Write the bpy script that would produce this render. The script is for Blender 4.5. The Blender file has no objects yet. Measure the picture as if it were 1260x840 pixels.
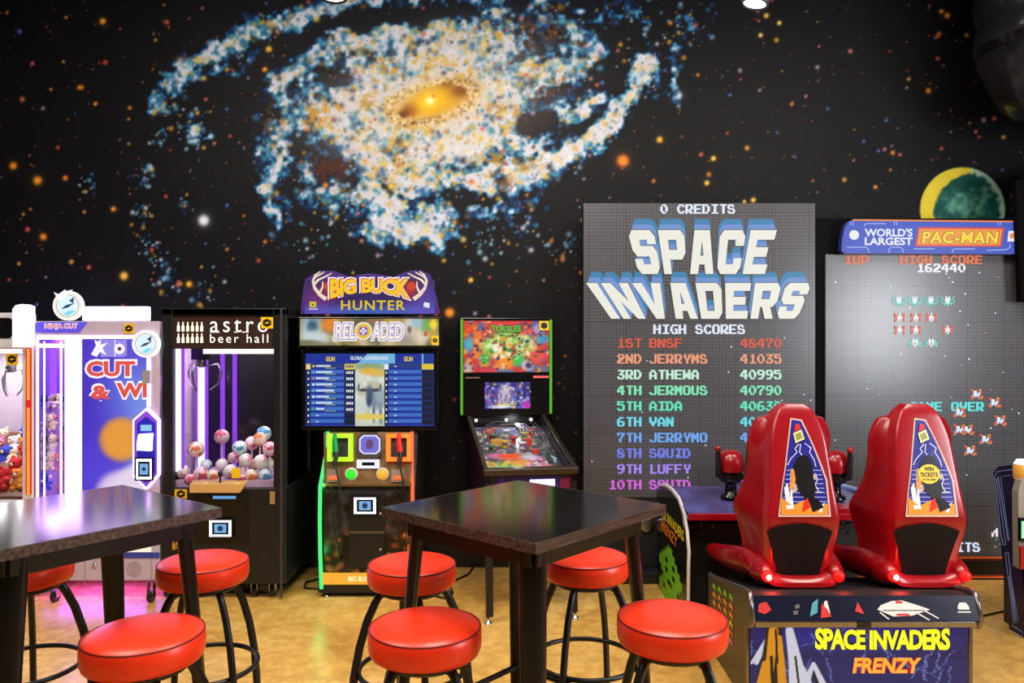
import bpy, math, random
import numpy as np
from mathutils import Vector

random.seed(7)
SC = bpy.context.scene
COL = SC.collection
PI = math.pi

# ------------------------------------------------------------------ camera
CAMH, FOC = 1.62, 940.0
cd = bpy.data.cameras.new('camera')
cd.sensor_width = 36.0
cd.lens = 36.0 * FOC / 1260.0
cd.clip_start = 0.05
cam = bpy.data.objects.new('camera', cd)
COL.objects.link(cam)
cam.location = (0, 0, CAMH)
cam.rotation_euler = (PI / 2, 0, 0)
SC.camera = cam

# ------------------------------------------------------------------ world, exposure, room lamps
w = bpy.data.worlds.new('room_air')
SC.world = w
w.use_nodes = True
w.node_tree.nodes['Background'].inputs[0].default_value = (0.75, 0.8, 1.0, 1)
w.node_tree.nodes['Background'].inputs[1].default_value = 0.05
vs = SC.view_settings
vs.view_transform = 'Standard'
vs.look = 'None'
vs.exposure = 0.0
vs.gamma = 1.0
vs.use_curve_mapping = False
SC.cycles.max_bounces = 6
SC.cycles.transparent_max_bounces = 12
SC.cycles.caustics_reflective = False
SC.cycles.caustics_refractive = False
SC.cycles.sample_clamp_indirect = 4.0
SC.cycles.use_denoising = True


def area(name, loc, target, sx, sy, power, col):
    l = bpy.data.lights.new(name, 'AREA')
    l.shape = 'RECTANGLE'
    l.size, l.size_y = sx, sy
    l.energy = power
    l.color = col
    o = bpy.data.objects.new(name, l)
    COL.objects.link(o)
    o.location = loc
    d = Vector(target) - Vector(loc)
    o.rotation_euler = d.to_track_quat('-Z', 'Y').to_euler()
    return o


WARM = (1.0, 0.90, 0.77)
area('ceiling_lamp', (-2.2, 2.6, 4.1), (-2.2, 3.0, 0), 1.2, 1.2, 85, WARM)
area('ceiling_lamp', (0.3, 2.8, 4.1), (0.3, 3.2, 0), 1.2, 1.2, 95, WARM)
area('ceiling_lamp', (2.6, 2.6, 4.1), (2.4, 3.0, 0), 1.2, 1.2, 80, WARM)
area('ceiling_lamp', (0.0, 0.2, 4.1), (0.0, 1.8, 0.6), 2.4, 0.8, 80, (1, 0.94, 0.86))
area('mural_lamp', (-0.9, 2.6, 4.15), (-0.7, 5.5, 2.9), 2.6, 0.35, 30, (0.95, 0.97, 1.0))
area('mural_lamp', (2.8, 2.4, 4.15), (2.6, 5.5, 2.0), 1.4, 0.35, 14, (0.96, 0.97, 1.0))
area('window_daylight', (4.30, 1.6, 1.85), (2.0, 4.2, 1.7), 0.8, 1.2, 130, (0.92, 0.95, 1.0))

# ------------------------------------------------------------------ helpers


def lin(c):
    return tuple((v / 255.0 / 12.92) if v / 255.0 <= 0.04045 else ((v / 255.0 + 0.055) / 1.055) ** 2.4 for v in c)


def mat(name, rgb, rough=0.5, metal=0.0, em=0.0, emrgb=None, spec=0.5, var=0.0, vscale=20.0, bump=0.0, bscale=60.0, coat=0.0):
    m = bpy.data.materials.new(name)
    m.use_nodes = True
    nt = m.node_tree
    b = nt.nodes['Principled BSDF']
    c = lin(rgb)
    b.inputs['Base Color'].default_value = (*c, 1)
    b.inputs['Roughness'].default_value = rough
    b.inputs['Metallic'].default_value = metal
    b.inputs['Specular IOR Level'].default_value = spec
    b.inputs['Coat Weight'].default_value = coat
    if em:
        b.inputs['Emission Color'].default_value = (*lin(emrgb or rgb), 1)
        b.inputs['Emission Strength'].default_value = em
    tc = None
    if var or bump:
        tc = nt.nodes.new('ShaderNodeTexCoord')
    if var:
        n = nt.nodes.new('ShaderNodeTexNoise')
        n.inputs['Scale'].default_value = vscale
        n.inputs['Detail'].default_value = 6
        nt.links.new(tc.outputs['Object'], n.inputs['Vector'])
        r = nt.nodes.new('ShaderNodeValToRGB')
        r.color_ramp.elements[0].position = 0.3
        r.color_ramp.elements[1].position = 0.7
        r.color_ramp.elements[0].color = (*[x * (1 - var) for x in c], 1)
        r.color_ramp.elements[1].color = (*[min(1, x * (1 + var)) for x in c], 1)
        nt.links.new(n.outputs['Fac'], r.inputs['Fac'])
        nt.links.new(r.outputs['Color'], b.inputs['Base Color'])
    if bump:
        n2 = nt.nodes.new('ShaderNodeTexNoise')
        n2.inputs['Scale'].default_value = bscale
        n2.inputs['Detail'].default_value = 4
        nt.links.new(tc.outputs['Object'], n2.inputs['Vector'])
        bp = nt.nodes.new('ShaderNodeBump')
        bp.inputs['Strength'].default_value = bump
        bp.inputs['Distance'].default_value = 0.01
        nt.links.new(n2.outputs['Fac'], bp.inputs['Height'])
        nt.links.new(bp.outputs['Normal'], b.inputs['Normal'])
    return m


EMC = {}


def em(rgb, s=1.0):
    """a lit (LED / back-lit) colour"""
    k = (tuple(rgb), s)
    if k not in EMC:
        EMC[k] = mat('lit_%d_%d_%d' % tuple(rgb), (8, 8, 8) if s >= 1 else rgb, 0.4, em=s, emrgb=rgb, spec=0.3)
    return EMC[k]


PLC = {}


def pl(rgb, rough=0.45):
    k = (tuple(rgb), rough)
    if k not in PLC:
        PLC[k] = mat('ink_%d_%d_%d' % tuple(rgb), rgb, rough, var=0.06)
    return PLC[k]


def glass_mat():
    m = bpy.data.materials.new('clear_pane')
    m.use_nodes = True
    nt = m.node_tree
    out = nt.nodes['Material Output']
    nt.nodes.remove(nt.nodes['Principled BSDF'])
    t = nt.nodes.new('ShaderNodeBsdfTransparent')
    t.inputs[0].default_value = (0.95, 0.96, 0.97, 1)
    g = nt.nodes.new('ShaderNodeBsdfGlossy')
    g.inputs['Roughness'].default_value = 0.02
    lw = nt.nodes.new('ShaderNodeLayerWeight')
    lw.inputs['Blend'].default_value = 0.12
    mx = nt.nodes.new('ShaderNodeMixShader')
    nt.links.new(lw.outputs['Fresnel'], mx.inputs[0])
    nt.links.new(t.outputs[0], mx.inputs[1])
    nt.links.new(g.outputs[0], mx.inputs[2])
    nt.links.new(mx.outputs[0], out.inputs[0])
    return m


def attr_mat(name, emis=0.0, rough=0.5, spec=0.4, dif=1.0):
    """a printed or back-lit picture: colour comes from the artwork's own colour attribute"""
    m = bpy.data.materials.new(name)
    m.use_nodes = True
    nt = m.node_tree
    b = nt.nodes['Principled BSDF']
    a = nt.nodes.new('ShaderNodeAttribute')
    a.attribute_name = 'art'
    b.inputs['Roughness'].default_value = rough
    b.inputs['Specular IOR Level'].default_value = spec
    if emis:
        b.inputs['Base Color'].default_value = (0.01, 0.01, 0.01, 1)
        nt.links.new(a.outputs['Color'], b.inputs['Emission Color'])
        b.inputs['Emission Strength'].default_value = emis
    else:
        nt.links.new(a.outputs['Color'], b.inputs['Base Color'])
    return m


def P(px, py, Y):
    return ((px - 630.0) / FOC * Y, Y, CAMH - (py - 420.0) / FOC * Y)


def XP(px, Y):
    return (px - 630.0) / FOC * Y


def ZP(py, Y):
    return CAMH - (py - 420.0) / FOC * Y


ORG = {}


def tag(o, label=None, cat=None, group=None, kind=None):
    if label:
        o['label'] = label
    if cat:
        o['category'] = cat
    if group:
        o['group'] = group
    if kind:
        o['kind'] = kind
    return o


def thing(name, label, cat, loc=(0, 0, 0), rz=0.0, group=None, local=False):
    o = bpy.data.objects.new(name, None)
    o.empty_display_size = 0.1
    COL.objects.link(o)
    o.location = loc
    o.rotation_euler = (0, 0, rz)
    ORG[o] = (0, 0, 0) if local else tuple(loc)
    return tag(o, label, cat, group)


def copy_tree(o, parent=None):
    c = o.copy()
    COL.objects.link(c)
    if parent is not None:
        c.parent = parent
    for ch in [x for x in o.children]:
        copy_tree(ch, c)
    return c


class MB:
    def __init__(s):
        s.v, s.f, s.m, s.sm = [], [], [], []

    def add(s, verts, faces, mi=0, smooth=False):
        k = len(s.v)
        s.v += [tuple(p) for p in verts]
        for f in faces:
            s.f.append([i + k for i in f])
            s.m.append(mi)
            s.sm.append(smooth)
        return s

    def box(s, x0, x1, y0, y1, z0, z1, mi=0):
        v = [(x, y, z) for z in (z0, z1) for y in (y0, y1) for x in (x0, x1)]
        return s.add(v, [(0, 2, 3, 1), (4, 5, 7, 6), (0, 1, 5, 4), (2, 6, 7, 3), (0, 4, 6, 2), (1, 3, 7, 5)], mi)

    def pxbox(s, x0, y0, x1, y1, Y, d, mi=0):
        a, b = P(x0, y1, Y), P(x1, y0, Y)
        return s.box(a[0], b[0], Y, Y + d, a[2], b[2], mi)

    def poly(s, pts, mi=0):
        return s.add(pts, [list(range(len(pts)))], mi)

    def prism(s, pts, off, mi=0, mcap=None, smooth=False):
        """pts: planar polygon; off: extrusion vector"""
        n = len(pts)
        q = [(p[0] + off[0], p[1] + off[1], p[2] + off[2]) for p in pts]
        s.add(list(pts) + q, [(i, (i + 1) % n, (i + 1) % n + n, i + n) for i in range(n)], mi, smooth)
        s.add(list(pts), [list(range(n))], mi if mcap is None else mcap)
        s.add(q, [list(range(n))[::-1]], mi)
        return s

    def pxprism(s, pts, Y, d, mi=0, mcap=None):
        return s.prism([P(x, y, Y) for x, y in pts], (0, d, 0), mi, mcap)

    def pxpoly(s, pts, Y, mi=0):
        return s.poly([P(x, y, Y) for x, y in pts], mi)

    def pxrect(s, x0, y0, x1, y1, Y, mi=0):
        return s.pxpoly([(x0, y1), (x1, y1), (x1, y0), (x0, y0)], Y, mi)

    def tube(s, path, r, n=10, mi=0, caps=True, flat=None, smooth=True, closed=False):
        path = [Vector(p) for p in path]
        N = len(path)
        rr = r if isinstance(r, (list, tuple)) else [r] * N
        rings = []
        up = Vector((0, 0, 1))
        prev = None
        for i, p in enumerate(path):
            if closed:
                t = (path[(i + 1) % N] - path[i - 1]).normalized()
            else:
                t = (path[min(i + 1, N - 1)] - path[max(i - 1, 0)]).normalized()
            if prev is None:
                a = up if abs(t.dot(up)) < 0.95 else Vector((1, 0, 0))
                u = (a - t * a.dot(t)).normalized()
            else:
                u = (prev - t * prev.dot(t)).normalized()
            prev = u
            vv = t.cross(u)
            k2 = 1.0 if flat is None else flat
            rings.append([p + u * (math.cos(2 * PI * k / n) * rr[i]) + vv * (math.sin(2 * PI * k / n) * rr[i] * k2) for k in range(n)])
        V = [q for ring in rings for q in ring]
        F = []
        for i in range(N if closed else N - 1):
            j = (i + 1) % N
            for k in range(n):
                F.append((i * n + k, i * n + (k + 1) % n, j * n + (k + 1) % n, j * n + k))
        s.add(V, F, mi, smooth)
        if caps and not closed:
            s.add(rings[0], [list(range(n))[::-1]], mi)
            s.add(rings[-1], [list(range(n))], mi)
        return s

    def cyl(s, p0, p1, r0, r1=None, n=20, mi=0):
        return s.tube([p0, p1], [r0, r0 if r1 is None else r1], n, mi)

    def lathe(s, c, prof, n=32, mi=0, smooth=True, axis='z'):
        V, F = [], []
        for (r, z) in prof:
            for k in range(n):
                a = 2 * PI * k / n
                if axis == 'z':
                    V.append((c[0] + r * math.cos(a), c[1] + r * math.sin(a), c[2] + z))
                else:
                    V.append((c[0] + r * math.cos(a), c[1] + z, c[2] + r * math.sin(a)))
        for i in range(len(prof) - 1):
            for k in range(n):
                F.append((i * n + k, i * n + (k + 1) % n, (i + 1) * n + (k + 1) % n, (i + 1) * n + k))
        s.add(V, F, mi, smooth)
        if prof[0][0] > 1e-5:
            s.add(V[:n], [list(range(n))[::-1]], mi)
        if prof[-1][0] > 1e-5:
            s.add(V[-n:], [list(range(n))], mi)
        return s

    def ball(s, c, r, mi=0, n=14, sc=(1, 1, 1)):
        V, F = [], []
        m = max(6, n // 2)
        for i in range(m + 1):
            t = PI * i / m
            for k in range(n):
                a = 2 * PI * k / n
                V.append((c[0] + r * sc[0] * math.sin(t) * math.cos(a), c[1] + r * sc[1] * math.sin(t) * math.sin(a), c[2] + r * sc[2] * math.cos(t)))
        for i in range(m):
            for k in range(n):
                F.append((i * n + k, (i + 1) * n + k, (i + 1) * n + (k + 1) % n, i * n + (k + 1) % n))
        return s.add(V, F, mi, True)

    def disc(s, px, py, r, Y, mi=0, n=24, rin=None):
        """flat disc / ring facing the room, pixel centre and radius"""
        o = [(px + r * math.cos(2 * PI * k / n), py + r * math.sin(2 * PI * k / n)) for k in range(n)]
        if rin is None:
            return s.pxpoly(o[::-1], Y, mi)
        i = [(px + rin * math.cos(2 * PI * k / n), py + rin * math.sin(2 * PI * k / n)) for k in range(n)]
        for k in range(n):
            s.pxpoly([o[(k + 1) % n], o[k], i[k], i[(k + 1) % n]], Y, mi)
        return s

    def build(s, name, mats, parent=None, bevel=0.0, subd=0, seg=2):
        me = bpy.data.meshes.new(name)
        org = (0, 0, 0)
        if parent is not None:
            org = ORG[parent]
        me.from_pydata([(x - org[0], y - org[1], z - org[2]) for x, y, z in s.v], [], s.f)
        if not isinstance(mats, (list, tuple)):
            mats = [mats]
        for m in mats:
            me.materials.append(m)
        me.polygons.foreach_set('material_index', s.m)
        me.polygons.foreach_set('use_smooth', s.sm)
        me.update()
        o = bpy.data.objects.new(name, me)
        COL.objects.link(o)
        if parent is not None:
            o.parent = parent
            ORG[o] = org
        else:
            ORG[o] = (0, 0, 0)
        if bevel:
            b = o.modifiers.new('edge', 'BEVEL')
            b.width = bevel
            b.segments = seg
            b.limit_method = 'ANGLE'
            b.angle_limit = math.radians(40)
        if subd:
            sd = o.modifiers.new('soft', 'SUBSURF')
            sd.levels = subd
            sd.render_levels = subd
        return o


_txt = {}


def glyphs(s, bold=0.0, shear=0.0, spacing=1.0):
    k = (s, bold, shear, spacing)
    if k in _txt:
        return _txt[k]
    cu = bpy.data.curves.new('lettering_outline', 'FONT')
    cu.body = s
    cu.offset = bold
    cu.shear = shear
    cu.space_character = spacing
    cu.resolution_u = 3
    o = bpy.data.objects.new('lettering_outline', cu)
    COL.objects.link(o)
    dg = bpy.context.evaluated_depsgraph_get()
    me = bpy.data.meshes.new_from_object(o.evaluated_get(dg))
    V = [(v.co.x, v.co.y) for v in me.vertices]
    F = [list(p.vertices) for p in me.polygons]
    bpy.data.objects.remove(o)
    bpy.data.curves.remove(cu)
    bpy.data.meshes.remove(me)
    x0 = min(v[0] for v in V); x1 = max(v[0] for v in V)
    y0 = min(v[1] for v in V); y1 = max(v[1] for v in V)
    V = [((x - x0) / (x1 - x0), (y - y0) / (y1 - y0)) for x, y in V]
    _txt[k] = (V, F)
    return V, F


def text(mb, s, frame, mi=0, bold=0.0, shear=0.0, spacing=1.0, warp=None):
    """frame(u, v) -> 3D point, u left-right, v bottom-top, both 0..1"""
    V, F = glyphs(s, bold, shear, spacing)
    if warp:
        V = [warp(u, v) for u, v in V]
    mb.add([frame(u, v) for u, v in V], F, mi)


def pxframe(x0, y0, x1, y1, Y):
    return lambda u, v: P(x0 + (x1 - x0) * u, y1 + (y0 - y1) * v, Y)


FONT = {k: [int(h, 16) for h in v.split()] for k, v in {
    '0': '1C 26 63 63 63 32 1C', '1': '0C 1C 0C 0C 0C 0C 3F', '2': '3E 63 07 1E 3C 70 7F', '3': '3F 06 0C 1E 03 63 3E',
    '4': '0E 1E 36 66 7F 06 06', '5': '7E 60 7E 03 03 63 3E', '6': '1E 30 60 7E 63 63 3E', '7': '7F 63 06 0C 18 18 18',
    '8': '3C 62 72 3C 4F 43 3E', '9': '3E 63 63 3F 03 06 3C', 'A': '1C 36 63 63 7F 63 63', 'B': '7E 63 63 7E 63 63 7E',
    'C': '1E 33 60 60 60 33 1E', 'D': '7C 66 63 63 63 66 7C', 'E': '7F 60 60 7E 60 60 7F', 'F': '7F 60 60 7E 60 60 60',
    'G': '1F 30 60 67 63 33 1F', 'H': '63 63 63 7F 63 63 63', 'I': '3F 0C 0C 0C 0C 0C 3F', 'J': '03 03 03 03 03 63 3E',
    'K': '63 66 6C 78 7C 6E 67', 'L': '30 30 30 30 30 30 3F', 'M': '63 77 7F 7F 6B 63 63', 'N': '63 73 7B 7F 6F 67 63',
    'O': '3E 63 63 63 63 63 3E', 'P': '7E 63 63 63 7E 60 60', 'Q': '3E 63 63 63 6F 66 3D', 'R': '7E 63 63 67 7C 6E 67',
    'S': '3C 66 60 3E 03 63 3E', 'T': '3F 0C 0C 0C 0C 0C 0C', 'U': '63 63 63 63 63 63 3E', 'V': '63 63 63 77 3E 1C 08',
    'W': '63 63 6B 7F 7F 77 63', 'Y': '33 33 33 1E 0C 0C 0C', ' ': '0 0 0 0 0 0 0'}.items()}


def pixtext(mb, s, x0, yc, cw, ch, Y, mi):
    """LED dot lettering: x0 left px, yc centre px, cw character pitch, ch letter height"""
    cx, cy = cw / 8.0, ch / 7.0
    for i, c in enumerate(s):
        for r, bits in enumerate(FONT[c]):
            k = 0
            while k < 7:
                if bits >> (6 - k) & 1:
                    e = k
                    while e < 7 and bits >> (6 - e) & 1:
                        e += 1
                    a = x0 + i * cw + k * cx
                    t = yc - ch / 2 + r * cy
                    mb.pxrect(a - .22, t - .1, a + (e - k) * cx + .22, t + cy + .1, Y, mi)  # runs widened a little: LED bloom is put into their shape
                    k = e
                else:
                    k += 1


def pixart(mb, rows, xc, yc, c, Y, mats):
    """rows of characters, mats: char -> material index"""
    h, wd = len(rows), max(len(r) for r in rows)
    for j, r in enumerate(rows):
        for i, ch in enumerate(r):
            if ch in mats:
                a = xc + (i - wd / 2) * c
                t = yc + (j - h / 2) * c
                mb.pxrect(a, t, a + c, t + c, Y, mats[ch])


def tolin(a):
    a = np.clip(a, 0, 1)
    return np.where(a <= 0.04045, a / 12.92, ((a + 0.055) / 1.055) ** 2.4)


def splat(img, cx, cy, rx, ry, col, hard=1.0, amp=1.0, ang=0.0):
    """alpha-blend one soft (or crisp, hard>2) elliptic dab, image pixel units"""
    H, W = img.shape[:2]
    R = max(rx, ry) * 1.9 + 1
    x0, x1 = max(0, int(cx - R)), min(W, int(cx + R) + 2)
    y0, y1 = max(0, int(cy - R)), min(H, int(cy + R) + 2)
    if x0 >= x1 or y0 >= y1:
        return
    dx = np.arange(x0, x1)[None, :] - cx
    dy = np.arange(y0, y1)[:, None] - cy
    if ang:
        c, s_ = math.cos(ang), math.sin(ang)
        dx, dy = dx * c + dy * s_, -dx * s_ + dy * c
    d2 = (dx / rx) ** 2 + (dy / ry) ** 2
    a = amp * np.exp(-d2 ** hard)
    img[y0:y1, x0:x1] += (np.asarray(col) / 255.0 - img[y0:y1, x0:x1]) * a[..., None]


def vnoise(H, W, cell, rng):
    gh, gw = int(H / cell) + 3, int(W / cell) + 3
    g = rng.random((gh, gw))
    y = np.arange(H) / cell
    x = np.arange(W) / cell
    yi, xi = y.astype(int), x.astype(int)
    fy, fx = y - yi, x - xi
    fy, fx = fy * fy * (3 - 2 * fy), fx * fx * (3 - 2 * fx)
    a = g[yi][:, xi]; b = g[yi][:, xi + 1]; c = g[yi + 1][:, xi]; d = g[yi + 1][:, xi + 1]
    fx, fy = fx[None, :], fy[:, None]
    return (a * (1 - fx) + b * fx) * (1 - fy) + (c * (1 - fx) + d * fx) * fy


def picture(name, img, frame, m, parent=None):
    """grid mesh carrying img (sRGB 0..1, row 0 on top) in its 'art' colour attribute; frame(u,v)->3D"""
    H, W = img.shape[:2]
    u = np.linspace(0, 1, W)
    v = np.linspace(1, 0, H)
    p00 = np.array(frame(0, 0)); pu = np.array(frame(1, 0)) - p00; pv = np.array(frame(0, 1)) - p00
    if parent is not None:
        p00 = p00 - np.array(ORG[parent])
    U, Vv = np.meshgrid(u, v)
    co = p00 + U[..., None] * pu + Vv[..., None] * pv
    idx = np.arange(H * W).reshape(H, W)
    q = np.stack([idx[1:, :-1], idx[1:, 1:], idx[:-1, 1:], idx[:-1, :-1]], -1).reshape(-1, 4)
    me = bpy.data.meshes.new(name)
    me.vertices.add(H * W)
    me.vertices.foreach_set('co', co.reshape(-1).astype(np.float32))
    nq = len(q)
    me.loops.add(nq * 4)
    me.loops.foreach_set('vertex_index', q.reshape(-1).astype(np.int32))
    me.polygons.add(nq)
    me.polygons.foreach_set('loop_start', np.arange(0, nq * 4, 4, dtype=np.int32))
    me.polygons.foreach_set('loop_total', np.full(nq, 4, dtype=np.int32))
    me.update(calc_edges=True)
    at = me.color_attributes.new('art', 'FLOAT_COLOR', 'POINT')
    c4 = np.ones((H * W, 4), np.float32)
    c4[:, :3] = tolin(img).reshape(-1, 3)
    at.data.foreach_set('color', c4.reshape(-1))
    me.materials.append(m)
    o = bpy.data.objects.new(name, me)
    COL.objects.link(o)
    if parent is not None:
        o.parent = parent
        ORG[o] = ORG[parent]
    return o


def canvas(h, w, rgb):
    return np.ones((h, w, 3)) * (np.array(rgb) / 255.0)


def dabs(img, lst, hard=1.6):
    """list of (u, v_down, rx, ry, rgb[, angle]) in 0..1 units"""
    H, W = img.shape[:2]
    for t in lst:
        splat(img, t[0] * W, t[1] * H, t[2] * W, t[3] * H, t[4], hard, 1.0, t[5] if len(t) > 5 else 0.0)
    return img


def speckle(img, n, pal, r0, r1, rng, box=(0, 0, 1, 1), hard=1.5):
    H, W = img.shape[:2]
    for _ in range(n):
        splat(img, (box[0] + rng.random() * (box[2] - box[0])) * W, (box[1] + rng.random() * (box[3] - box[1])) * H,
              r0 + rng.random() * (r1 - r0), r0 + rng.random() * (r1 - r0), pal[int(rng.random() * len(pal))], hard, 0.9, rng.random() * 3)
    return img


# ------------------------------------------------------------------ common materials
BLACK = mat('black_powder_coat', (20, 20, 22), 0.38, var=0.2)
BLACKM = mat('black_matte_panel', (13, 13, 14), 0.6, var=0.2)
BLACKG = mat('black_gloss_plastic', (12, 12, 13), 0.18)
STEEL = mat('brushed_steel', (150, 150, 155), 0.3, 1.0, var=0.1)
CHROME = mat('chrome', (205, 205, 210), 0.12, 1.0)
WHITEP = mat('white_laminate', (225, 222, 228), 0.4, var=0.04)
SILVER = mat('glow_tinted_laminate', (190, 172, 190), 0.35, var=0.05)  # silver, with the machine's violet glow painted in as a lilac tint
RED = mat('red_moulded_plastic', (140, 7, 19), 0.28, var=0.1, vscale=9, coat=0.15)
GLASS = glass_mat()
YEL = pl((235, 185, 20))
INK = pl((16, 15, 14))
PRINT = attr_mat('printed_art', 0, 0.35)
BACKLIT = attr_mat('backlit_art', 1.0, 0.3)
BACKLIT2 = attr_mat('bright_backlit_art', 1.35, 0.3)


def sticker(parent, x0, y0, x1, y1, Y, em_=0.0):
    """yellow square sticker with a round black emblem"""
    mb = MB()
    mb.pxbox(x0, y0, x1, y1, Y, 0.002, 0)
    cx, cy, r = (x0 + x1) / 2, (y0 + y1) / 2, (x1 - x0) * 0.34
    mb.pxpoly([(cx + r * 1.15 * math.cos(PI / 6 + k * PI / 3), cy - r * math.sin(PI / 6 + k * PI / 3)) for k in range(6)], Y - 0.0012, 1)
    mb.pxpoly([(cx - r * .6, cy + r * .1), (cx + r * .1, cy - r * .25), (cx + r * .6, cy - r * .1), (cx - r * .1, cy + r * .25)], Y - 0.002, 0)
    return mb.build('sticker', [YEL, INK], parent)


def card_reader(parent, xc, yc, wd, ht, Y):
    """lit square ring around a small screen"""
    mb = MB()
    mb.pxbox(xc - wd / 2 - 2, yc - ht / 2 - 2, xc + wd / 2 + 2, yc + ht / 2 + 2, Y, 0.03, 0)
    ms = MB()
    o = [(-1, -1), (1, -1), (1, 1), (-1, 1)]
    for k in range(4):
        a, b = o[k], o[(k + 1) % 4]
        f = 0.76
        ms.pxpoly([(xc + b[0] * wd / 2, yc + b[1] * ht / 2), (xc + a[0] * wd / 2, yc + a[1] * ht / 2),
                   (xc + a[0] * wd / 2 * f, yc + a[1] * ht / 2 * f), (xc + b[0] * wd / 2 * f, yc + b[1] * ht / 2 * f)], Y - 0.002, 0)
    body = mb.build('card_reader', BLACKG, parent, 0.003)
    ms.build('light_ring', em((225, 235, 255), 2.5), body)
    sc = MB()
    sc.pxrect(xc - wd * .27, yc - ht * .27, xc + wd * .27, yc + ht * .27, Y - 0.002, 0)
    sc.disc(xc, yc, wd * .13, Y - 0.003, 1)
    sc.build('display', [em((120, 175, 225), 1.0), em((30, 55, 95), 1.0)], body)
    return body

# ------------------------------------------------------------------ the room
WALLY = 5.5


def floor_mat():
    m = mat('polished_concrete', (205, 160, 84), 0.3)
    nt = m.node_tree
    b = nt.nodes['Principled BSDF']
    tc = nt.nodes.new('ShaderNodeTexCoord')
    n1 = nt.nodes.new('ShaderNodeTexNoise')
    n1.inputs['Scale'].default_value = 1.7
    n1.inputs['Detail'].default_value = 9
    n1.inputs['Roughness'].default_value = 0.62
    n1.inputs['Distortion'].default_value = 0.7
    n2 = nt.nodes.new('ShaderNodeTexNoise')
    n2.inputs['Scale'].default_value = 14
    n2.inputs['Detail'].default_value = 8
    n2.inputs['Roughness'].default_value = 0.7
    r1 = nt.nodes.new('ShaderNodeValToRGB')
    e = r1.color_ramp.elements
    e[0].position, e[1].position = 0.3, 0.72
    e[0].color = (*lin((196, 144, 66)), 1)
    e[1].color = (*lin((246, 206, 128)), 1)
    x = e.new(0.5)
    x.color = (*lin((226, 178, 92)), 1)
    r2 = nt.nodes.new('ShaderNodeValToRGB')
    e = r2.color_ramp.elements
    e[0].position, e[1].position = 0.3, 0.62
    e[0].color = (0.62, 0.55, 0.48, 1)
    e[1].color = (1, 1, 1, 1)
    mx = nt.nodes.new('ShaderNodeMix')
    mx.data_type = 'RGBA'
    mx.blend_type = 'MULTIPLY'
    mx.inputs[0].default_value = 0.9
    for n in (n1, n2):
        nt.links.new(tc.outputs['Object'], n.inputs['Vector'])
    nt.links.new(n1.outputs['Fac'], r1.inputs['Fac'])
    nt.links.new(n2.outputs['Fac'], r2.inputs['Fac'])
    nt.links.new(r1.outputs['Color'], mx.inputs[6])
    nt.links.new(r2.outputs['Color'], mx.inputs[7])
    nt.links.new(mx.outputs[2], b.inputs['Base Color'])
    rr = nt.nodes.new('ShaderNodeMapRange')
    rr.inputs[3].default_value = 0.12
    rr.inputs[4].default_value = 0.42
    nt.links.new(n2.outputs['Fac'], rr.inputs[0])
    nt.links.new(rr.outputs[0], b.inputs['Roughness'])
    return m


def struct(name, mb, m):
    return tag(mb.build(name, m), kind='structure')


XL, XR, YF = -4.4, 4.4, -2.6
struct('floor', MB().box(XL - .1, XR + .1, YF - .1, WALLY + .1, -0.1, 0.0), floor_mat())
struct('ceiling', MB().box(XL - .1, XR + .1, YF - .1, WALLY + .1, 4.3, 4.4), mat('black_ceiling_paint', (16, 16, 18), 0.8, var=0.2))
SIDE = mat('dark_painted_plaster', (46, 44, 48), 0.6, var=0.15, bump=0.1)
struct('wall_left', MB().box(XL - .1, XL, YF, WALLY, 0, 4.3), SIDE)
wr_ = MB()                                                         # right wall round a window opening
wr_.box(XR, XR + .1, YF, 0.9, 0, 4.3).box(XR, XR + .1, 2.3, WALLY, 0, 4.3)
wr_.box(XR, XR + .1, 0.9, 2.3, 0, 1.05).box(XR, XR + .1, 0.9, 2.3, 2.65, 4.3)
struct('wall_right', wr_, SIDE)
wf_ = MB()
for a, b in ((0.9, 0.95), (1.575, 1.625), (2.25, 2.3)):
    wf_.box(XR + .02, XR + .08, a, b, 1.05, 2.65)
for a, b in ((1.05, 1.1), (1.83, 1.87), (2.6, 2.65)):
    wf_.box(XR + .02, XR + .08, 0.9, 2.3, a, b)
wf_.box(XR + .045, XR + .055, 0.9, 2.3, 1.05, 2.65, 1)
struct('window_1', wf_, [BLACK, em((205, 215, 235), 2.0)])
struct('wall_front', MB().box(XL, XR, YF - .1, YF, 0, 4.3), SIDE)
struct('baseboard_back', MB().box(XL, XR, WALLY - 0.018, WALLY - 0.002, 0, 0.19), mat('black_skirting', (20, 19, 20), 0.35, var=0.2))


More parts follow.
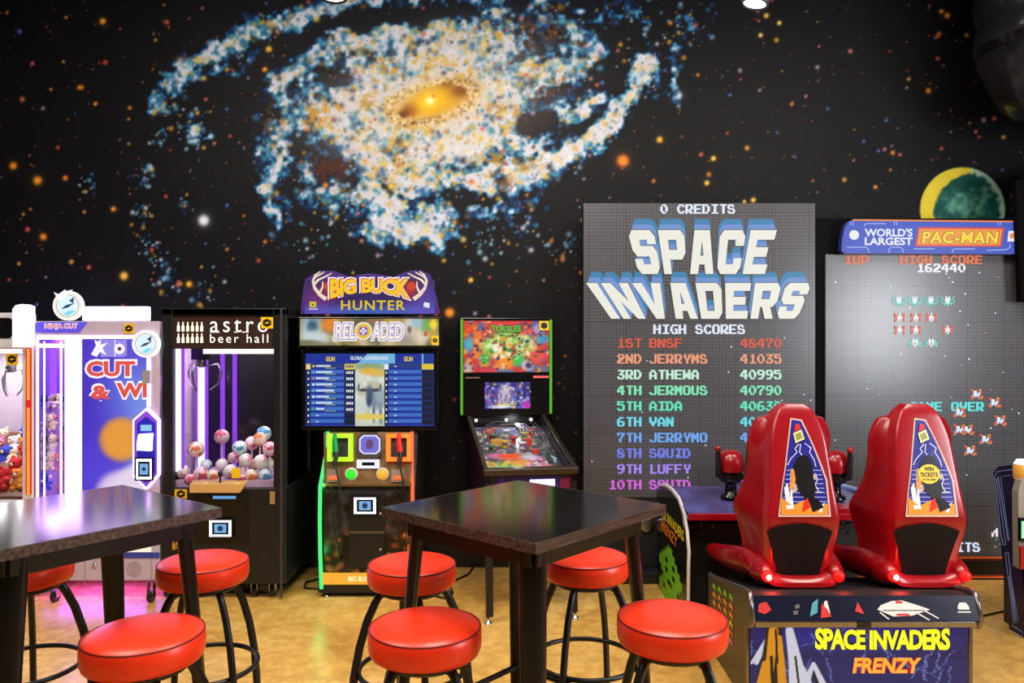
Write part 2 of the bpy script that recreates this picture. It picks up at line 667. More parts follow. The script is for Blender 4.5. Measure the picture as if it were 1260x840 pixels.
def mural():
    rng = np.random.default_rng(11)
    X0, X1, Z0, Z1 = XL, XR, 0.0, 4.3
    cell = 0.009
    W, H = int((X1 - X0) / cell), int((Z1 - Z0) / cell)
    sx = FOC / WALLY * cell                                        # photo pixels per cell
    ox, oy = 630 + X0 * FOC / WALLY, 420 - (Z1 - CAMH) * FOC / WALLY
    Q = lambda x, y: ((x - ox) / sx, (y - oy) / sx)
    img = canvas(H, W, (9, 9, 13))
    img += (vnoise(H, W, 40, rng)[..., None] - 0.5) * 0.012
    # the spiral: overlapping soft clouds along its arms, then the dark lanes, in photo pixels
    py = oy + np.arange(H) * sx
    px = ox + np.arange(W) * sx
    n1, n2 = vnoise(H, W, 16, rng) - .5, vnoise(H, W, 16, rng) - .5
    PX = px[None, :] + n1 * 22
    PY = py[:, None] + n2 * 18
    T = lambda X, Y: (148 + X / 1.707, Y / 1.707)

    def cloud(x, y, rx, ry=None, an=0.0):
        x, y = T(x, y)
        rx, ry = rx / 1.707, (ry or rx) / 1.707
        j0, j1 = np.searchsorted(py, [y - 3 * max(rx, ry) - 12, y + 3 * max(rx, ry) + 12])
        i0, i1 = np.searchsorted(px, [x - 3 * max(rx, ry) - 14, x + 3 * max(rx, ry) + 14])
        dx, dy = PX[j0:j1, i0:i1] - x, PY[j0:j1, i0:i1] - y
        c, s_ = math.cos(an), math.sin(an)
        dx, dy = dx * c + dy * s_, -dx * s_ + dy * c
        return (slice(j0, j1), slice(i0, i1)), np.exp(-((dx / rx) ** 2 + (dy / ry) ** 2))

    D = np.zeros((H, W))

    def lay(pts, amp, r0, r1, step=9, dark=False):
        for (xa, ya), (xb, yb) in zip(pts[:-1], pts[1:]):
            m_ = max(1, int(math.hypot(xb - xa, yb - ya) / step))
            for q in range(m_):
                t = q / m_
                k = (pts.index((xa, ya)) + t) / (len(pts) - 1)
                w_, g = cloud(xa + (xb - xa) * t, ya + (yb - ya) * t, r0 + (r1 - r0) * k)
                if dark:
                    D[w_] *= 1 - amp * g
                else:
                    D[w_] = np.maximum(D[w_], amp * g + D[w_] * .25 * (1 - g))

    lay([(108, 178), (150, 142), (200, 98), (260, 68), (330, 46), (400, 26), (480, 8), (560, -14)], .66, 27, 15)
    lay([(70, 220), (110, 195), (150, 165), (240, 150), (285, 110)], .42, 20, 16)
    lay([(330, 165), (380, 118), (440, 90), (520, 86), (600, 74), (680, 52), (760, 66), (830, 92)], .74, 30, 34)
    lay([(360, 262), (330, 300), (312, 350), (320, 400), (345, 440)], .56, 34, 22)
    lay([(480, 200), (430, 240), (470, 290), (520, 340), (600, 378), (690, 388), (780, 378), (860, 358), (930, 330), (1000, 282), (1050, 225), (1090, 172), (1112, 110)], .84, 44, 16)
    lay([(930, 262), (970, 232), (1000, 212)], .74, 20, 18)
    lay([(830, 150), (880, 135), (930, 150), (985, 130), (1000, 110)], .70, 36, 22)
    lay([(760, 20), (830, 50), (900, 28), (940, 70), (960, 110)], .46, 34, 32)
    lay([(520, 400), (565, 440), (545, 480), (600, 490), (655, 480), (640, 440)], .82, 32, 32)
    lay([(400, 370), (440, 405), (500, 420)], .60, 32, 30)
    lay([(690, 440), (710, 492)], .5, 26, 18)
    lay([(300, 420), (330, 470), (318, 500)], .4, 18, 12)
    lay([(760, 430), (800, 440), (870, 412)], .36, 28, 18)
    lay([(600, 10), (700, 8), (800, 0)], .36, 24, 24)
    lay([(1000, 30), (1060, 10), (1100, 60)], .28, 26, 20)
    lay([(1180, 20), (1200, 70), (1150, 130), (1170, 200)], .3, 18, 14)
    lay([(150, 262), (155, 295), (195, 280)], .62, 15, 9)
    lay([(90, 215), (100, 220)], .6, 12, 12)
    lay([(400, 170), (360, 220), (330, 200)], .42, 34, 26)
    for (x, y, rx, ry, am) in ((650, 215, 190, 108, 1.0), (800, 210, 70, 70, .8), (700, 300, 190, 60, .9), (520, 200, 80, 90, .82), (700, 120, 130, 50, .86), (860, 300, 60, 40, .62)):
        w_, g = cloud(x, y, rx, ry, math.radians(-14))
        D[w_] = np.maximum(D[w_], am * g ** .7)
    lay([(170, 205), (270, 158), (340, 112), (430, 60), (520, 42), (640, 30), (740, 22)], .75, 17, 14, dark=True)
    lay([(855, 255), (890, 262), (915, 240)], .7, 32, 22, dark=True)
    lay([(1000, 170), (1050, 150)], .55, 26, 26, dark=True)
    lay([(900, 320), (960, 275), (1020, 225)], .5, 9, 9, dark=True)
    lay([(870, 55), (880, 70)], .4, 34, 34, dark=True)
    lay([(440, 165), (480, 172)], .45, 20, 20, dark=True)
    lay([(440, 340), (455, 350)], .6, 38, 38, dark=True)
    lay([(780, 385), (810, 388)], .45, 16, 16, dark=True)
    lay([(700, 420), (760, 415), (660, 410)], .5, 18, 18, dark=True)
    f = 0.46 * vnoise(H, W, 4.2, rng) + 0.34 * vnoise(H, W, 8, rng) + 0.2 * vnoise(H, W, 2.2, rng)
    f = (f - f.mean()) / f.std()
    V = D * .96 + f * .20 * np.clip(D * 4, 0, 1) * (1.2 - 0.72 * D)
    ss = lambda a, b, x: np.clip((x - a) / (b - a), 0, 1) ** 2 * (3 - 2 * np.clip((x - a) / (b - a), 0, 1))
    mixc = lambda im, c, a: im + (np.array(c) / 255.0 - im) * a[..., None]
    img = mixc(img, (8, 44, 96), ss(.12, .28, V) * .85)
    img = mixc(img, (40, 124, 160), ss(.28, .44, V) * .9)
    img = mixc(img, (196, 198, 212), ss(.44, .66, V))
    cx, cy = 530.0, 124.0
    ex, ey = (px[None, :] - cx), (py[:, None] - cy)
    ang = math.radians(-14)
    u = ex * math.cos(ang) + ey * math.sin(ang)
    v = -ex * math.sin(ang) + ey * math.cos(ang)
    rad = np.sqrt((u / 150) ** 2 + (v / 75) ** 2)
    inner = np.exp(-(rad / 1.0) ** 3)
    img = mixc(img, (206, 194, 184), inner * .6)
    fo = 0.55 * vnoise(H, W, 4.5, rng) + 0.45 * vnoise(H, W, 2.2, rng)
    grain = ss(.50, .66, fo)
    sw = ss(.2, .9, np.sin(np.arctan2(v / 75, u / 150) * 2 + rad * 8 + n1 * 6) * .5 + .5)
    img = mixc(img, (196, 160, 66), grain * sw * np.exp(-((rad - .8) / .8) ** 2) * ss(.3, .6, D) * .9)
    # rust and ochre patches of dust
    for (x, y, rx, ry, c, am) in ((440, 345, 40, 36, (70, 34, 22), 1), (408, 240, 20, 34, (186, 132, 50), .8), (522, 236, 14, 30, (170, 130, 40), .7), (866, 60, 36, 30, (96, 58, 34), .9), (884, 188, 34, 26, (90, 54, 32), .9),
                                  (800, 338, 70, 13, (176, 128, 40), .8), (470, 170, 30, 14, (60, 46, 34), .8), (530, 114, 44, 8, (170, 130, 50), .8), (570, 316, 26, 12, (120, 84, 40), .8), (800, 384, 26, 14, (110, 70, 34), .8),
                                  (780, 236, 20, 14, (166, 120, 50), .7), (330, 250, 22, 30, (150, 110, 60), .5), (860, 250, 34, 26, (50, 36, 30), .7), (620, 340, 60, 12, (190, 160, 80), .6), (680, 60, 40, 16, (190, 160, 90), .5), (740, 90, 30, 16, (180, 150, 70), .5), (160, 130, 30, 16, (160, 130, 70), .5), (250, 80, 30, 12, (200, 170, 60), .5)):
        w_, g = cloud(x, y, rx, ry)
        aa = np.clip(g * 1.5, 0, 1) * am * ss(.40, .54, fo[w_])
        img[w_] += (np.array(c) / 255.0 - img[w_]) * aa[..., None]
    # dabs of stars all over the spiral
    pal_hi = [(226, 222, 226), (232, 226, 220), (222, 206, 150), (226, 216, 190), (206, 170, 80), (190, 150, 66), (140, 100, 60), (215, 215, 228)]
    pal_md = [(214, 216, 226), (222, 222, 230), (200, 206, 218), (120, 176, 200), (44, 126, 156), (24, 74, 120), (210, 168, 50), (206, 140, 40), (20, 30, 50), (216, 190, 120)]
    pal_lo = [(36, 110, 165), (26, 80, 130), (70, 150, 180), (150, 200, 222), (20, 54, 110), (205, 150, 40), (120, 170, 205), (200, 210, 225), (14, 16, 24), (14, 14, 20)]
    n = 15000
    xs = 140 + rng.random(n) * 780
    ys = -30 + rng.random(n) * 380
    for x, y, t, a in zip(xs, ys, rng.random(n), rng.random(n)):
        i, j = Q(x, y)
        i, j = int(i), int(j)
        if not (0 <= i < W and 0 <= j < H):
            continue
        d = D[j, i]
        if d < 0.05 or a > d * 1.5 - .03:
            continue
        if d > .84:
            if rng.random() < .6:
                continue
            pal = pal_hi
        elif d > .42:
            pal = pal_md
        else:
            pal = pal_lo
        c = pal[int(t * len(pal))]
        r = (0.9 + 3.6 * rng.random() ** 3) / sx
        splat(img, (x - ox) / sx, (y - oy) / sx, r, r, c, 1.1, .4 + .4 * rng.random())
    # the core
    for (x, y, rx, ry, c, h) in ((530, 128, 48, 22, (204, 150, 40), 1.2), (548, 114, 34, 16, (190, 138, 44), 1.2), (566, 110, 16, 9, (110, 60, 24), 1.4),
                                 (504, 134, 11, 8, (120, 62, 26), 1.4), (495, 140, 8, 5, (84, 44, 22), 1.4), (552, 103, 12, 5, (130, 88, 30), 1.4), (520, 148, 26, 3, (120, 84, 30), 1.2),
                                 (530, 124, 27, 15, (232, 178, 18), 1.2), (528, 123, 9, 8, (250, 214, 80), 1), (528, 123, 4, 4, (255, 246, 200), 1)):
        splat(img, *Q(x, y), rx / sx, ry / sx, c, h, .95, ang)
    for _ in range(500):
        a, rr_ = rng.random() * 6.28, 1 + rng.random() * .35
        x, y = 530 + 44 * rr_ * math.cos(a), 125 + 20 * rr_ * math.sin(a) - 10 * math.cos(a)
        splat(img, *Q(x, y), 1.6 / sx, 1.6 / sx, [(200, 160, 70), (120, 76, 34), (226, 206, 150), (226, 214, 196)][int(rng.random() * 4)], 1.2, .6)
    # field stars
    for _ in range(2400):
        x, y = -125 + rng.random() * 1510, -40 + rng.random() * 740
        k = rng.random()
        c = [(190, 76, 56), (206, 120, 44), (200, 90, 70), (70, 110, 180), (205, 150, 50), (150, 130, 150), (190, 110, 100)][int(rng.random() * 7)]
        r = 0.9 + 2.3 * k ** 5
        splat(img, *Q(x, y), r / sx, r / sx, c, 1.1, .4 + .6 * k)
    big = [(765, 197, 10, (236, 130, 40)), (250, 270, 9, (226, 232, 240)), (46, 221, 7, (236, 150, 40)), (16, 203, 6, (232, 140, 30)), (152, 338, 6.5, (238, 180, 70)),
           (552, 383, 7.5, (240, 140, 40)), (53, 290, 5.5, (230, 130, 40)), (126, 26, 5, (240, 160, 50)), (940, 28, 0, 0), (941, 19, 4, (235, 180, 70)), (957, 28, 3.5, (235, 205, 110)),
           (934, 43, 3.5, (235, 200, 110)), (139, 256, 4, (230, 150, 50)), (80, 218, 4, (230, 130, 50)), (868, 224, 4, (240, 190, 60)), (810, 171, 5, (235, 170, 50)), (876, 194, 4, (240, 190, 60)),
           (1163, 19, 4.5, (235, 150, 40)), (1156, 14, 3.5, (235, 160, 50)), (1140, 111, 4, (225, 130, 40)), (1075, 229, 3, (225, 140, 60)), (833, 117, 6, (190, 205, 230)), (925, 245, 4, (240, 190, 80)), (914, 247, 3, (230, 180, 90)),
           (232, 348, 5, (240, 175, 50)), (330, 60, 5, (238, 180, 50)), (325, 85, 4, (235, 150, 40)), (480, 228, 5, (235, 180, 40)), (578, 343, 4, (236, 180, 70)), (1170, 74, 0, 0), (100, 107, 3.5, (230, 140, 40)), (117, 127, 3, (235, 140, 40)), (97, 107, 3, (230, 130, 40))]
    for x, y, r, c in big:
        if r:
            splat(img, *Q(x, y), r * 1.35 / sx, r * 1.35 / sx, tuple(k * .45 for k in c), 1, .45)
            splat(img, *Q(x, y), r * .75 / sx, r * .75 / sx, c, 1.6, 1)
    # trailing blue clusters
    for (x, y, s_, n) in ((181, 215, 14, 26), (176, 265, 12, 24), (184, 300, 12, 20), (195, 318, 9, 14), (110, 225, 12, 14), (205, 345, 16, 24), (250, 360, 20, 26), (227, 255, 12, 16), (640, 280, 26, 30),
                          (700, 300, 18, 12), (720, 268, 14, 12), (680, 305, 14, 10), (810, 40, 36, 30), (850, 30, 26, 30), (790, 95, 30, 26), (830, 117, 12, 14), (600, 300, 26, 30), (560, 260, 30, 40), (380, 300, 26, 24), (420, 255, 26, 30), (195, 170, 10, 20), (240, 165, 18, 34), (225, 150, 22, 20), (195, 128, 10, 20)):
        for _ in range(n):
            r = .9 + 2.6 * rng.random() ** 2
            splat(img, *Q(x + rng.normal() * s_ * .6, y + rng.normal() * s_ * .6), r / sx, r / sx, pal_lo[int(rng.random() * 8)], 1.1, .8)
    # the painted planet
    pcx, pcy, pr = 1182.0, 257.0, 52.0
    dx, dy = px[None, :] - pcx, py[:, None] - pcy
    rr = np.sqrt(dx ** 2 + dy ** 2)
    disc = 1 - ss(pr - 1, pr + 1, rr)
    tex = 0.5 * vnoise(H, W, 12, rng) + 0.3 * vnoise(H, W, 5, rng) + 0.2 * vnoise(H, W, 2.5, rng)
    body = np.array((14, 66, 62)) / 255 + (np.array((86, 142, 122)) / 255 - np.array((14, 66, 62)) / 255) * ss(.35, .8, tex)[..., None]
    img += (body - img) * disc[..., None]
    jag = (tex - .5) * 16
    lit = ss(45, 50, np.sqrt((dx - 13) ** 2 + (dy - 5) ** 2) + jag * .45)
    img = mixc(img, (206, 184, 50), disc * lit * (dx < 14))
    rim = ss(pr - 7, pr - 2, np.sqrt((dx + 3) ** 2 + (dy - 3) ** 2) + jag)
    img = mixc(img, (150, 182, 160), disc * rim * (dx > 10))
    img = np.clip(img, 0, 1)
    m = attr_mat('printed_mural', 0, 0.55, 0.16)
    o = picture('wall_back', img, lambda u, v: (X0 + (X1 - X0) * u, WALLY, Z0 + (Z1 - Z0) * v), m)
    tag(o, kind='structure')


mural()

# two can lights that hang over the wall
CAN = mat('dark_bronze_lamp', (52, 40, 26), 0.4, 0.6)
CANG = mat('grey_lamp_housing', (60, 74, 90), 0.4, 0.3)


def can_light(px, py, Y, r, tilt, label, housing):
    x, y, z = P(px, py, Y)
    t = thing('can_light', label, 'ceiling light', (x, y, z), group='can lights above the wall')
    t.rotation_euler = (0, tilt, 0)
    MB().lathe((x, y, z), [(r * .86, .012), (r * .88, 0), (r, 0), (r * 1.02, .01), (r, .16), (r * .9, .18), (.012, .19), (.012, 4.3 - z)], 32).build('housing', housing, t)
    MB().lathe((x, y, z), [(r * .87, .008), (0.0, .008)], 32).build('lens', em((255, 244, 224), 4.0), t)


can_light(410.5, -2, 3.4, 0.060, 0.0, 'round ceiling light with a thin bronze rim above the spiral galaxy', CAN)
can_light(928.5, 6, 3.4, 0.058, 0.22, 'tilted round ceiling light with a grey rim, among the stars beside the galaxy', CANG)

# black wrapped duct in the upper right corner
DUCT = mat('black_wrapping_film', (24, 24, 27), 0.24, bump=0.9, bscale=9)
t = thing('air_duct', 'fat black film wrapped air duct hanging above the planet on the wall', 'duct', (3.32, 4.7, 2.9))
path, rad = [], []
for i in range(41):
    s_ = i / 40
    if s_ < .5:
        p = (3.36, 4.75, 4.3 - (4.3 - 3.42) * s_ * 2)
    else:
        a = (s_ - .5) * 2 * PI / 2
        p = (3.36 + .55 * (1 - math.cos(a)) + .0, 4.75 - .12 * math.sin(a), 3.42 - .12 * math.sin(a) * 1.0)
    path.append(p)
    rad.append(.40 + .028 * abs(math.sin(i * .62)))
MB().tube(path, rad, 40).build('sleeve', DUCT, t)
bd = MB()
for k in (9, 19, 29):
    bd.tube([path[k], path[k + 1]], [rad[k] + .012, rad[k + 1] + .012], 40, smooth=True)
bd.build('strap', BLACKG, t)

# dark loudspeaker box beside the marquee sign
mb = MB()
Yb = 5.08
mb.pxprism([(1250, 222), (1330, 206), (1330, 372), (1257, 371)], Yb, .05)
t = thing('loudspeaker', 'black slanted box on the wall at the end of the blue marquee sign', 'speaker', (XP(1290, Yb), Yb + .05, ZP(300, Yb)))
mb.build('cabinet', mat('black_felt_wrap', (6, 6, 7), .9, spec=.08), t, .008)
mb = MB()
mb.pxprism([(1262, 230), (1322, 217), (1322, 364), (1267, 363)], Yb - .008, .006)
mb.build('grille', mat('speaker_cloth', (6, 6, 6), 0.95, bump=0.5, bscale=400, spec=.05), t)
mb = MB()
mb.pxbox(1290, 225, 1310, 250, Yb + .05, WALLY - .002 - Yb - .05)
mb.build('bracket', BLACK, t)

# ------------------------------------------------------------------ giant LED screens


def led_mat():
    """grey LED tiles: fine pixel grid and darker module seams"""
    m = mat('led_tile', (92, 92, 96), 0.30, spec=0.55)
    nt = m.node_tree
    b = nt.nodes['Principled BSDF']
    tc = nt.nodes.new('ShaderNodeTexCoord')
    mp = nt.nodes.new('ShaderNodeMapping')
    mp.inputs['Rotation'].default_value = (PI / 2, 0, 0)
    nt.links.new(tc.outputs['Object'], mp.inputs['Vector'])

    def bricks(w_, h_, mort, c1, c2, cm):
        k = nt.nodes.new('ShaderNodeTexBrick')
        k.offset = 0
        k.inputs['Scale'].default_value = 1
        k.inputs['Brick Width'].default_value = w_
        k.inputs['Row Height'].default_value = h_
        k.inputs['Mortar Size'].default_value = mort
        k.inputs['Color1'].default_value = (*c1, 1)
        k.inputs['Color2'].default_value = (*c2, 1)
        k.inputs['Mortar'].default_value = (*cm, 1)
        nt.links.new(mp.outputs[0], k.inputs['Vector'])
        return k
    g1 = bricks(.0225, .0225, .0035, (.092, .092, .102), (.082, .082, .092), (.05, .05, .057))
    g2 = bricks(.25, .25, .0022, (1, 1, 1), (.93, .93, .94), (.5, .5, .5))
    mx = nt.nodes.new('ShaderNodeMix')
    mx.data_type = 'RGBA'
    mx.blend_type = 'MULTIPLY'
    mx.inputs[0].default_value = 1
    nt.links.new(g1.outputs['Color'], mx.inputs[6])
    nt.links.new(g2.outputs['Color'], mx.inputs[7])
    nt.links.new(mx.outputs[2], b.inputs['Base Color'])
    return m


LED = led_mat()
YS = 5.2

# --- the high score screen
X0, X1 = XP(718, YS), XP(1003, YS)
Z1, Z0 = ZP(250, YS), ZP(612, YS)
score = thing('led_screen', 'tall LED screen listing ten high scores in coloured pixel letters under a big white title', 'screen', ((X0 + X1) / 2, YS + .1, 0))
MB().box(X0, X1, YS, YS + .02, Z0, Z1).build('panel', LED, score)
fm = MB()
fm.box(X0 + .004, X1 - .004, YS + .02, YS + .16, Z0, Z1 - .004)
fm.box(X0 + .1, X0 + .22, YS + .05, YS + .15, 0, Z0)
fm.box(X1 - .22, X1 - .1, YS + .05, YS + .15, 0, Z0)
fm.build('frame', BLACK, score)
pb = MB()
pb.box(X0, X1, YS + .01, YS + .05, .08, Z0)
pb.box(X0, X1, YS - .1, YS + .2, 0, .08)
pb.build('plinth', BLACKM, score, .006)
sp = MB()
sp.lathe(P(796, 646, YS + .005), [(.052, 0), (.05, -.012), (.036, -.016), (0, -.016)], 28, axis='y')
sp.build('speaker_cap', STEEL, score)

LET = {
    'S': [[(1.5, 0), (8.5, 0), (10, 1.5), (10, 3.2), (6.6, 3.2), (6.6, 2.2), (3.6, 2.2), (3.6, 3.6), (8.6, 3.6), (10, 5), (10, 8.5), (8.5, 10), (1.5, 10), (0, 8.5), (0, 6.6), (3.4, 6.6), (3.4, 7.8), (6.5, 7.8), (6.5, 6), (1.4, 6), (0, 4.6), (0, 1.5)]],
    'P': [[(0, 0), (3.4, 0), (3.4, 10), (0, 10)], [(3.4, 0), (8.5, 0), (10, 1.5), (10, 2.2), (3.4, 2.2)], [(6.6, 2.2), (10, 2.2), (10, 4.5), (6.6, 4.5)], [(3.4, 4.5), (10, 4.5), (10, 5.2), (8.5, 6.7), (3.4, 6.7)]],
    'A': [[(2.2, 0), (5, 0), (5, 2.4), (3.4, 10), (0, 10)], [(5, 0), (7.8, 0), (10, 10), (6.6, 10), (5, 2.4)], [(4.1, 5.8), (5.9, 5.8), (6.3, 7.8), (3.7, 7.8)]],
    'C': [[(1.5, 0), (8.5, 0), (10, 1.5), (10, 3.6), (6.6, 3.6), (6.6, 2.2), (3.4, 2.2), (3.4, 7.8), (6.6, 7.8), (6.6, 6.4), (10, 6.4), (10, 8.5), (8.5, 10), (1.5, 10), (0, 8.5), (0, 1.5)]],
    'E': [[(0, 0), (10, 0), (10, 2.2), (3.4, 2.2), (3.4, 3.9), (8.5, 3.9), (8.5, 6.1), (3.4, 6.1), (3.4, 7.8), (10, 7.8), (10, 10), (0, 10)]],
    'I': [[(0, 0), (10, 0), (10, 10), (0, 10)]],
    'N': [[(0, 0), (3.4, 0), (6.6, 5), (6.6, 0), (10, 0), (10, 10), (6.6, 10), (3.4, 5), (3.4, 10), (0, 10)]],
    'V': [[(0, 0), (3.4, 0), (5, 6.0), (6.6, 0), (10, 0), (6.8, 10), (3.2, 10)]],
    'D': [[(0, 0), (3.4, 0), (3.4, 10), (0, 10)], [(3.4, 0), (8.3, 0), (10, 1.7), (10, 2.2), (3.4, 2.2)], [(6.6, 2.2), (10, 2.2), (10, 7.8), (6.6, 7.8)], [(3.4, 7.8), (10, 7.8), (10, 8.3), (8.3, 10), (3.4, 10)]],
}
LET['R'] = LET['P'] + [[(4.2, 6.7), (7.6, 6.7), (10, 10), (6.4, 10)]]


def block_word(mb, word, tl, tr, bl, br, yt, yb, Y, mi, widths, gap=.16, grow=0.0, dy=0.0):
    tot = sum(widths[c] for c in word) + gap * (len(word) - 1)
    x = 0
    for c in word:
        wd = widths[c]
        for poly in LET[c]:
            pts = []
            for a, b in poly:
                u = (x + a / 10 * wd) / tot
                v = b / 10
                pts.append((tl + (tr - tl) * u + ((bl + (br - bl) * u) - (tl + (tr - tl) * u)) * v, yt + (yb - yt) * v))
            if grow:
                cx = sum(p[0] for p in pts) / len(pts)
                cy = sum(p[1] for p in pts) / len(pts)
                pts = [(p[0] + (grow if p[0] > cx else -grow), p[1] + (grow if p[1] > cy else -grow)) for p in pts]
            mb.pxpoly([(px_, py_ + dy) for px_, py_ in pts][::-1], Y, mi)
        x += wd + gap


WD = dict(S=1.0, P=1.0, A=1.05, C=1.0, E=1.0, I=.42, N=1.05, V=1.1, D=1.0, R=1.05)
tm = MB()
for word, tl, tr, bl, br, yt, yb in (('SPACE', 772, 956, 786, 941, 283, 337), ('INVADERS', 721, 999, 752, 981, 348, 392)):
    for k in range(9):                                              # the receding blue sides of the letters
        s_ = 1 - k * .004
        mid = (tl + tr) / 2
        block_word(tm, word, mid + (tl - mid) * s_ + 1, mid + (tr - mid) * s_ - 1, mid + (bl - mid) * s_ + 1, mid + (br - mid) * s_ - 1, yt - 1.7 * k, yb - 1.7 * k, YS - .004 + .0003 * k, 1 if k < 5 else 2, WD)
    block_word(tm, word, tl, tr, bl, br, yt, yb, YS - .0052, 3, WD, grow=1.0)
    block_word(tm, word, tl, tr, bl, br, yt, yb, YS - .0064, 0, WD)
tm.build('title_lettering', [em((236, 234, 222), 1.0), em((112, 146, 206), 1.0), em((62, 130, 176), 1.0), em((96, 98, 104), 1.0)], score)

rows = [('1ST', 'BNSF', '48470', (214, 92, 70)), ('2ND', 'JERRYMS', '41035', (232, 156, 122)), ('3RD', 'ATHEWA', '40995', (196, 238, 214)), ('4TH', 'JERMOUS', '40790', (132, 228, 182)),
        ('5TH', 'AIDA', '40630', (104, 226, 184)), ('6TH', 'VAN', '404', (108, 216, 232)), ('7TH', 'JERRYMO', '4', (112, 166, 238)), ('8TH', 'SQUID', '', (116, 128, 232)),
        ('9TH', 'LUFFY', '', (164, 136, 238)), ('10TH', 'SQUID', '3', (206, 102, 216))]
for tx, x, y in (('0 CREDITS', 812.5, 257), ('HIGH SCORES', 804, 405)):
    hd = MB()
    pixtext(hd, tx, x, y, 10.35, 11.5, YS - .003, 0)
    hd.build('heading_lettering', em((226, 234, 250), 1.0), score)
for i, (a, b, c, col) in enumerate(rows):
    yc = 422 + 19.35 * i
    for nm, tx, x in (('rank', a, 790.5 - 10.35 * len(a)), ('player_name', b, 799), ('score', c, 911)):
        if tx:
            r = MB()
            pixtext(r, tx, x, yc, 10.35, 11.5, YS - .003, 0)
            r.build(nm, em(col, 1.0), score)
dots = MB()
rg = random.Random(3)
for k in range(26):
    x, y = rg.uniform(724, 998), rg.uniform(395, 600)
    dots.pxrect(x, y, x + 1.5, y + 1.5, YS - .002, k % 2)
dots.build('star_dots', [em((130, 170, 200), .8), em((190, 190, 200), .7)], score)

# --- the shoot-em-up screen at the right
X0, X1 = XP(1016, YS), XP(1274, YS)
game = thing('led_screen', 'wide LED screen with game over text and small pixel ships under the blue sign', 'screen', ((X0 + X1) / 2, YS + .1, 0))
Z1, Z0 = ZP(313, YS), ZP(684, YS)
MB().box(X0, X1, YS, YS + .02, Z0, Z1).build('panel', LED, game)
MB().box(X0 - XP(643, YS) + XP(630, YS), X1 + .05, YS + .02, YS + .2, 0, ZP(268, YS)).build('frame', mat('dead_black_frame', (7, 7, 8), .85, spec=.1), game)
kb = MB()
kb.box(X0, X1, YS - .01, YS + .02, .005, Z0)
kb.build('kick_panel', BLACKG, game)
kt = MB()
kt.pxrect(1016, 684.5, 1272, 687, YS - .013, 0)
kt.pxrect(1016, 708.5, 1272, 711, YS - .013, 0)
for k in range(2):
    kt.pxrect(1016, 688.5 + 18.3 * k, 1272, 689.3 + 18.3 * k, YS - .013, 1)
kt.build('border_stripes', [pl((222, 96, 44)), pl((120, 44, 30))], game)
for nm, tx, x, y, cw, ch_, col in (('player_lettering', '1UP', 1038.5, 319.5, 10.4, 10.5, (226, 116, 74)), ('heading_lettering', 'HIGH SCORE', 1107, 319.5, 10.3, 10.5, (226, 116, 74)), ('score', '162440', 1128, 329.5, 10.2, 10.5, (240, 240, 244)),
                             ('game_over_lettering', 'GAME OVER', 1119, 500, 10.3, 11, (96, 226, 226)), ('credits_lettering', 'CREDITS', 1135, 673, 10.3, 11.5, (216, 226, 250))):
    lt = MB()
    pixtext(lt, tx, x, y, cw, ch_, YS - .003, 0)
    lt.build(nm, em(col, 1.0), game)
SHIPM = [em((96, 206, 196), 1.0), em((228, 232, 234), 1.0), em((214, 92, 66), 1.0), em((104, 150, 220), 1.0), em((226, 140, 60), 1.0)]


def ship(rows, x, y, c, Y, mp):
    m_ = MB()
    pixart(m_, rows, x, y, c, Y, mp)
    m_.build('pixel_ship', SHIPM, game)


S1 = ['t..w.w..t', '.t.www.t.', 't.twwwt.t', 't..www..t', '.tttwttt.', '..t.t.t..', '....t....']
S2 = ['r..w..r', 'rr.w.rr', 'rrwwwrr', '.rwwwr.', 'rrwcwrr', 'r..w..r']
S3 = ['..w.w..', '.twwwt.', 'ttwowtt', 't.wowtt', 't..w..t']
mp_ = {'t': 0, 'w': 1, 'r': 2, 'c': 3, 'o': 4}
for x in (1106, 1125.5, 1145.5, 1166):
    ship(S1, x, 371, 1.9, YS - .003, mp_)
for x, y in ((1107, 390.5), (1127, 390.5), (1146, 390.5), (1107, 405.5), (1127, 405.5), (1166, 405.5)):
    ship(S2, x, y, 1.85, YS - .003, mp_)
for x in (1126, 1146):
    ship(S3, x, 421.5, 2.1, YS - .003, mp_)
S4 = ['rr...oo.', '.rww.rr.', '..wwcwr.', '.cwwww..', 'rrwcw.rr', 'ro...oor']
for x, y in ((1202, 484.5), (1224, 495), (1231, 517), (1181, 528), (1191, 528.5), (1213, 540), (1194, 554), (1181, 507)):
    ship(S4, x, y, 2.0, YS - .0035, mp_)
ship(['..w', '.ww', 'wrw', 'w.w'], 1224, 655, 2.6, YS - .003, mp_)
dots = MB()
for k in range(54):
    x, y = rg.uniform(1022, 1258), rg.uniform(325, 675)
    dots.pxrect(x, y, x + 1.6, y + 1.6, YS - .002, k % 4)
dots.build('star_dots', [em((130, 170, 200), .9), em((210, 210, 220), .8), em((60, 170, 120), .8), em((170, 90, 110), .8)], game)

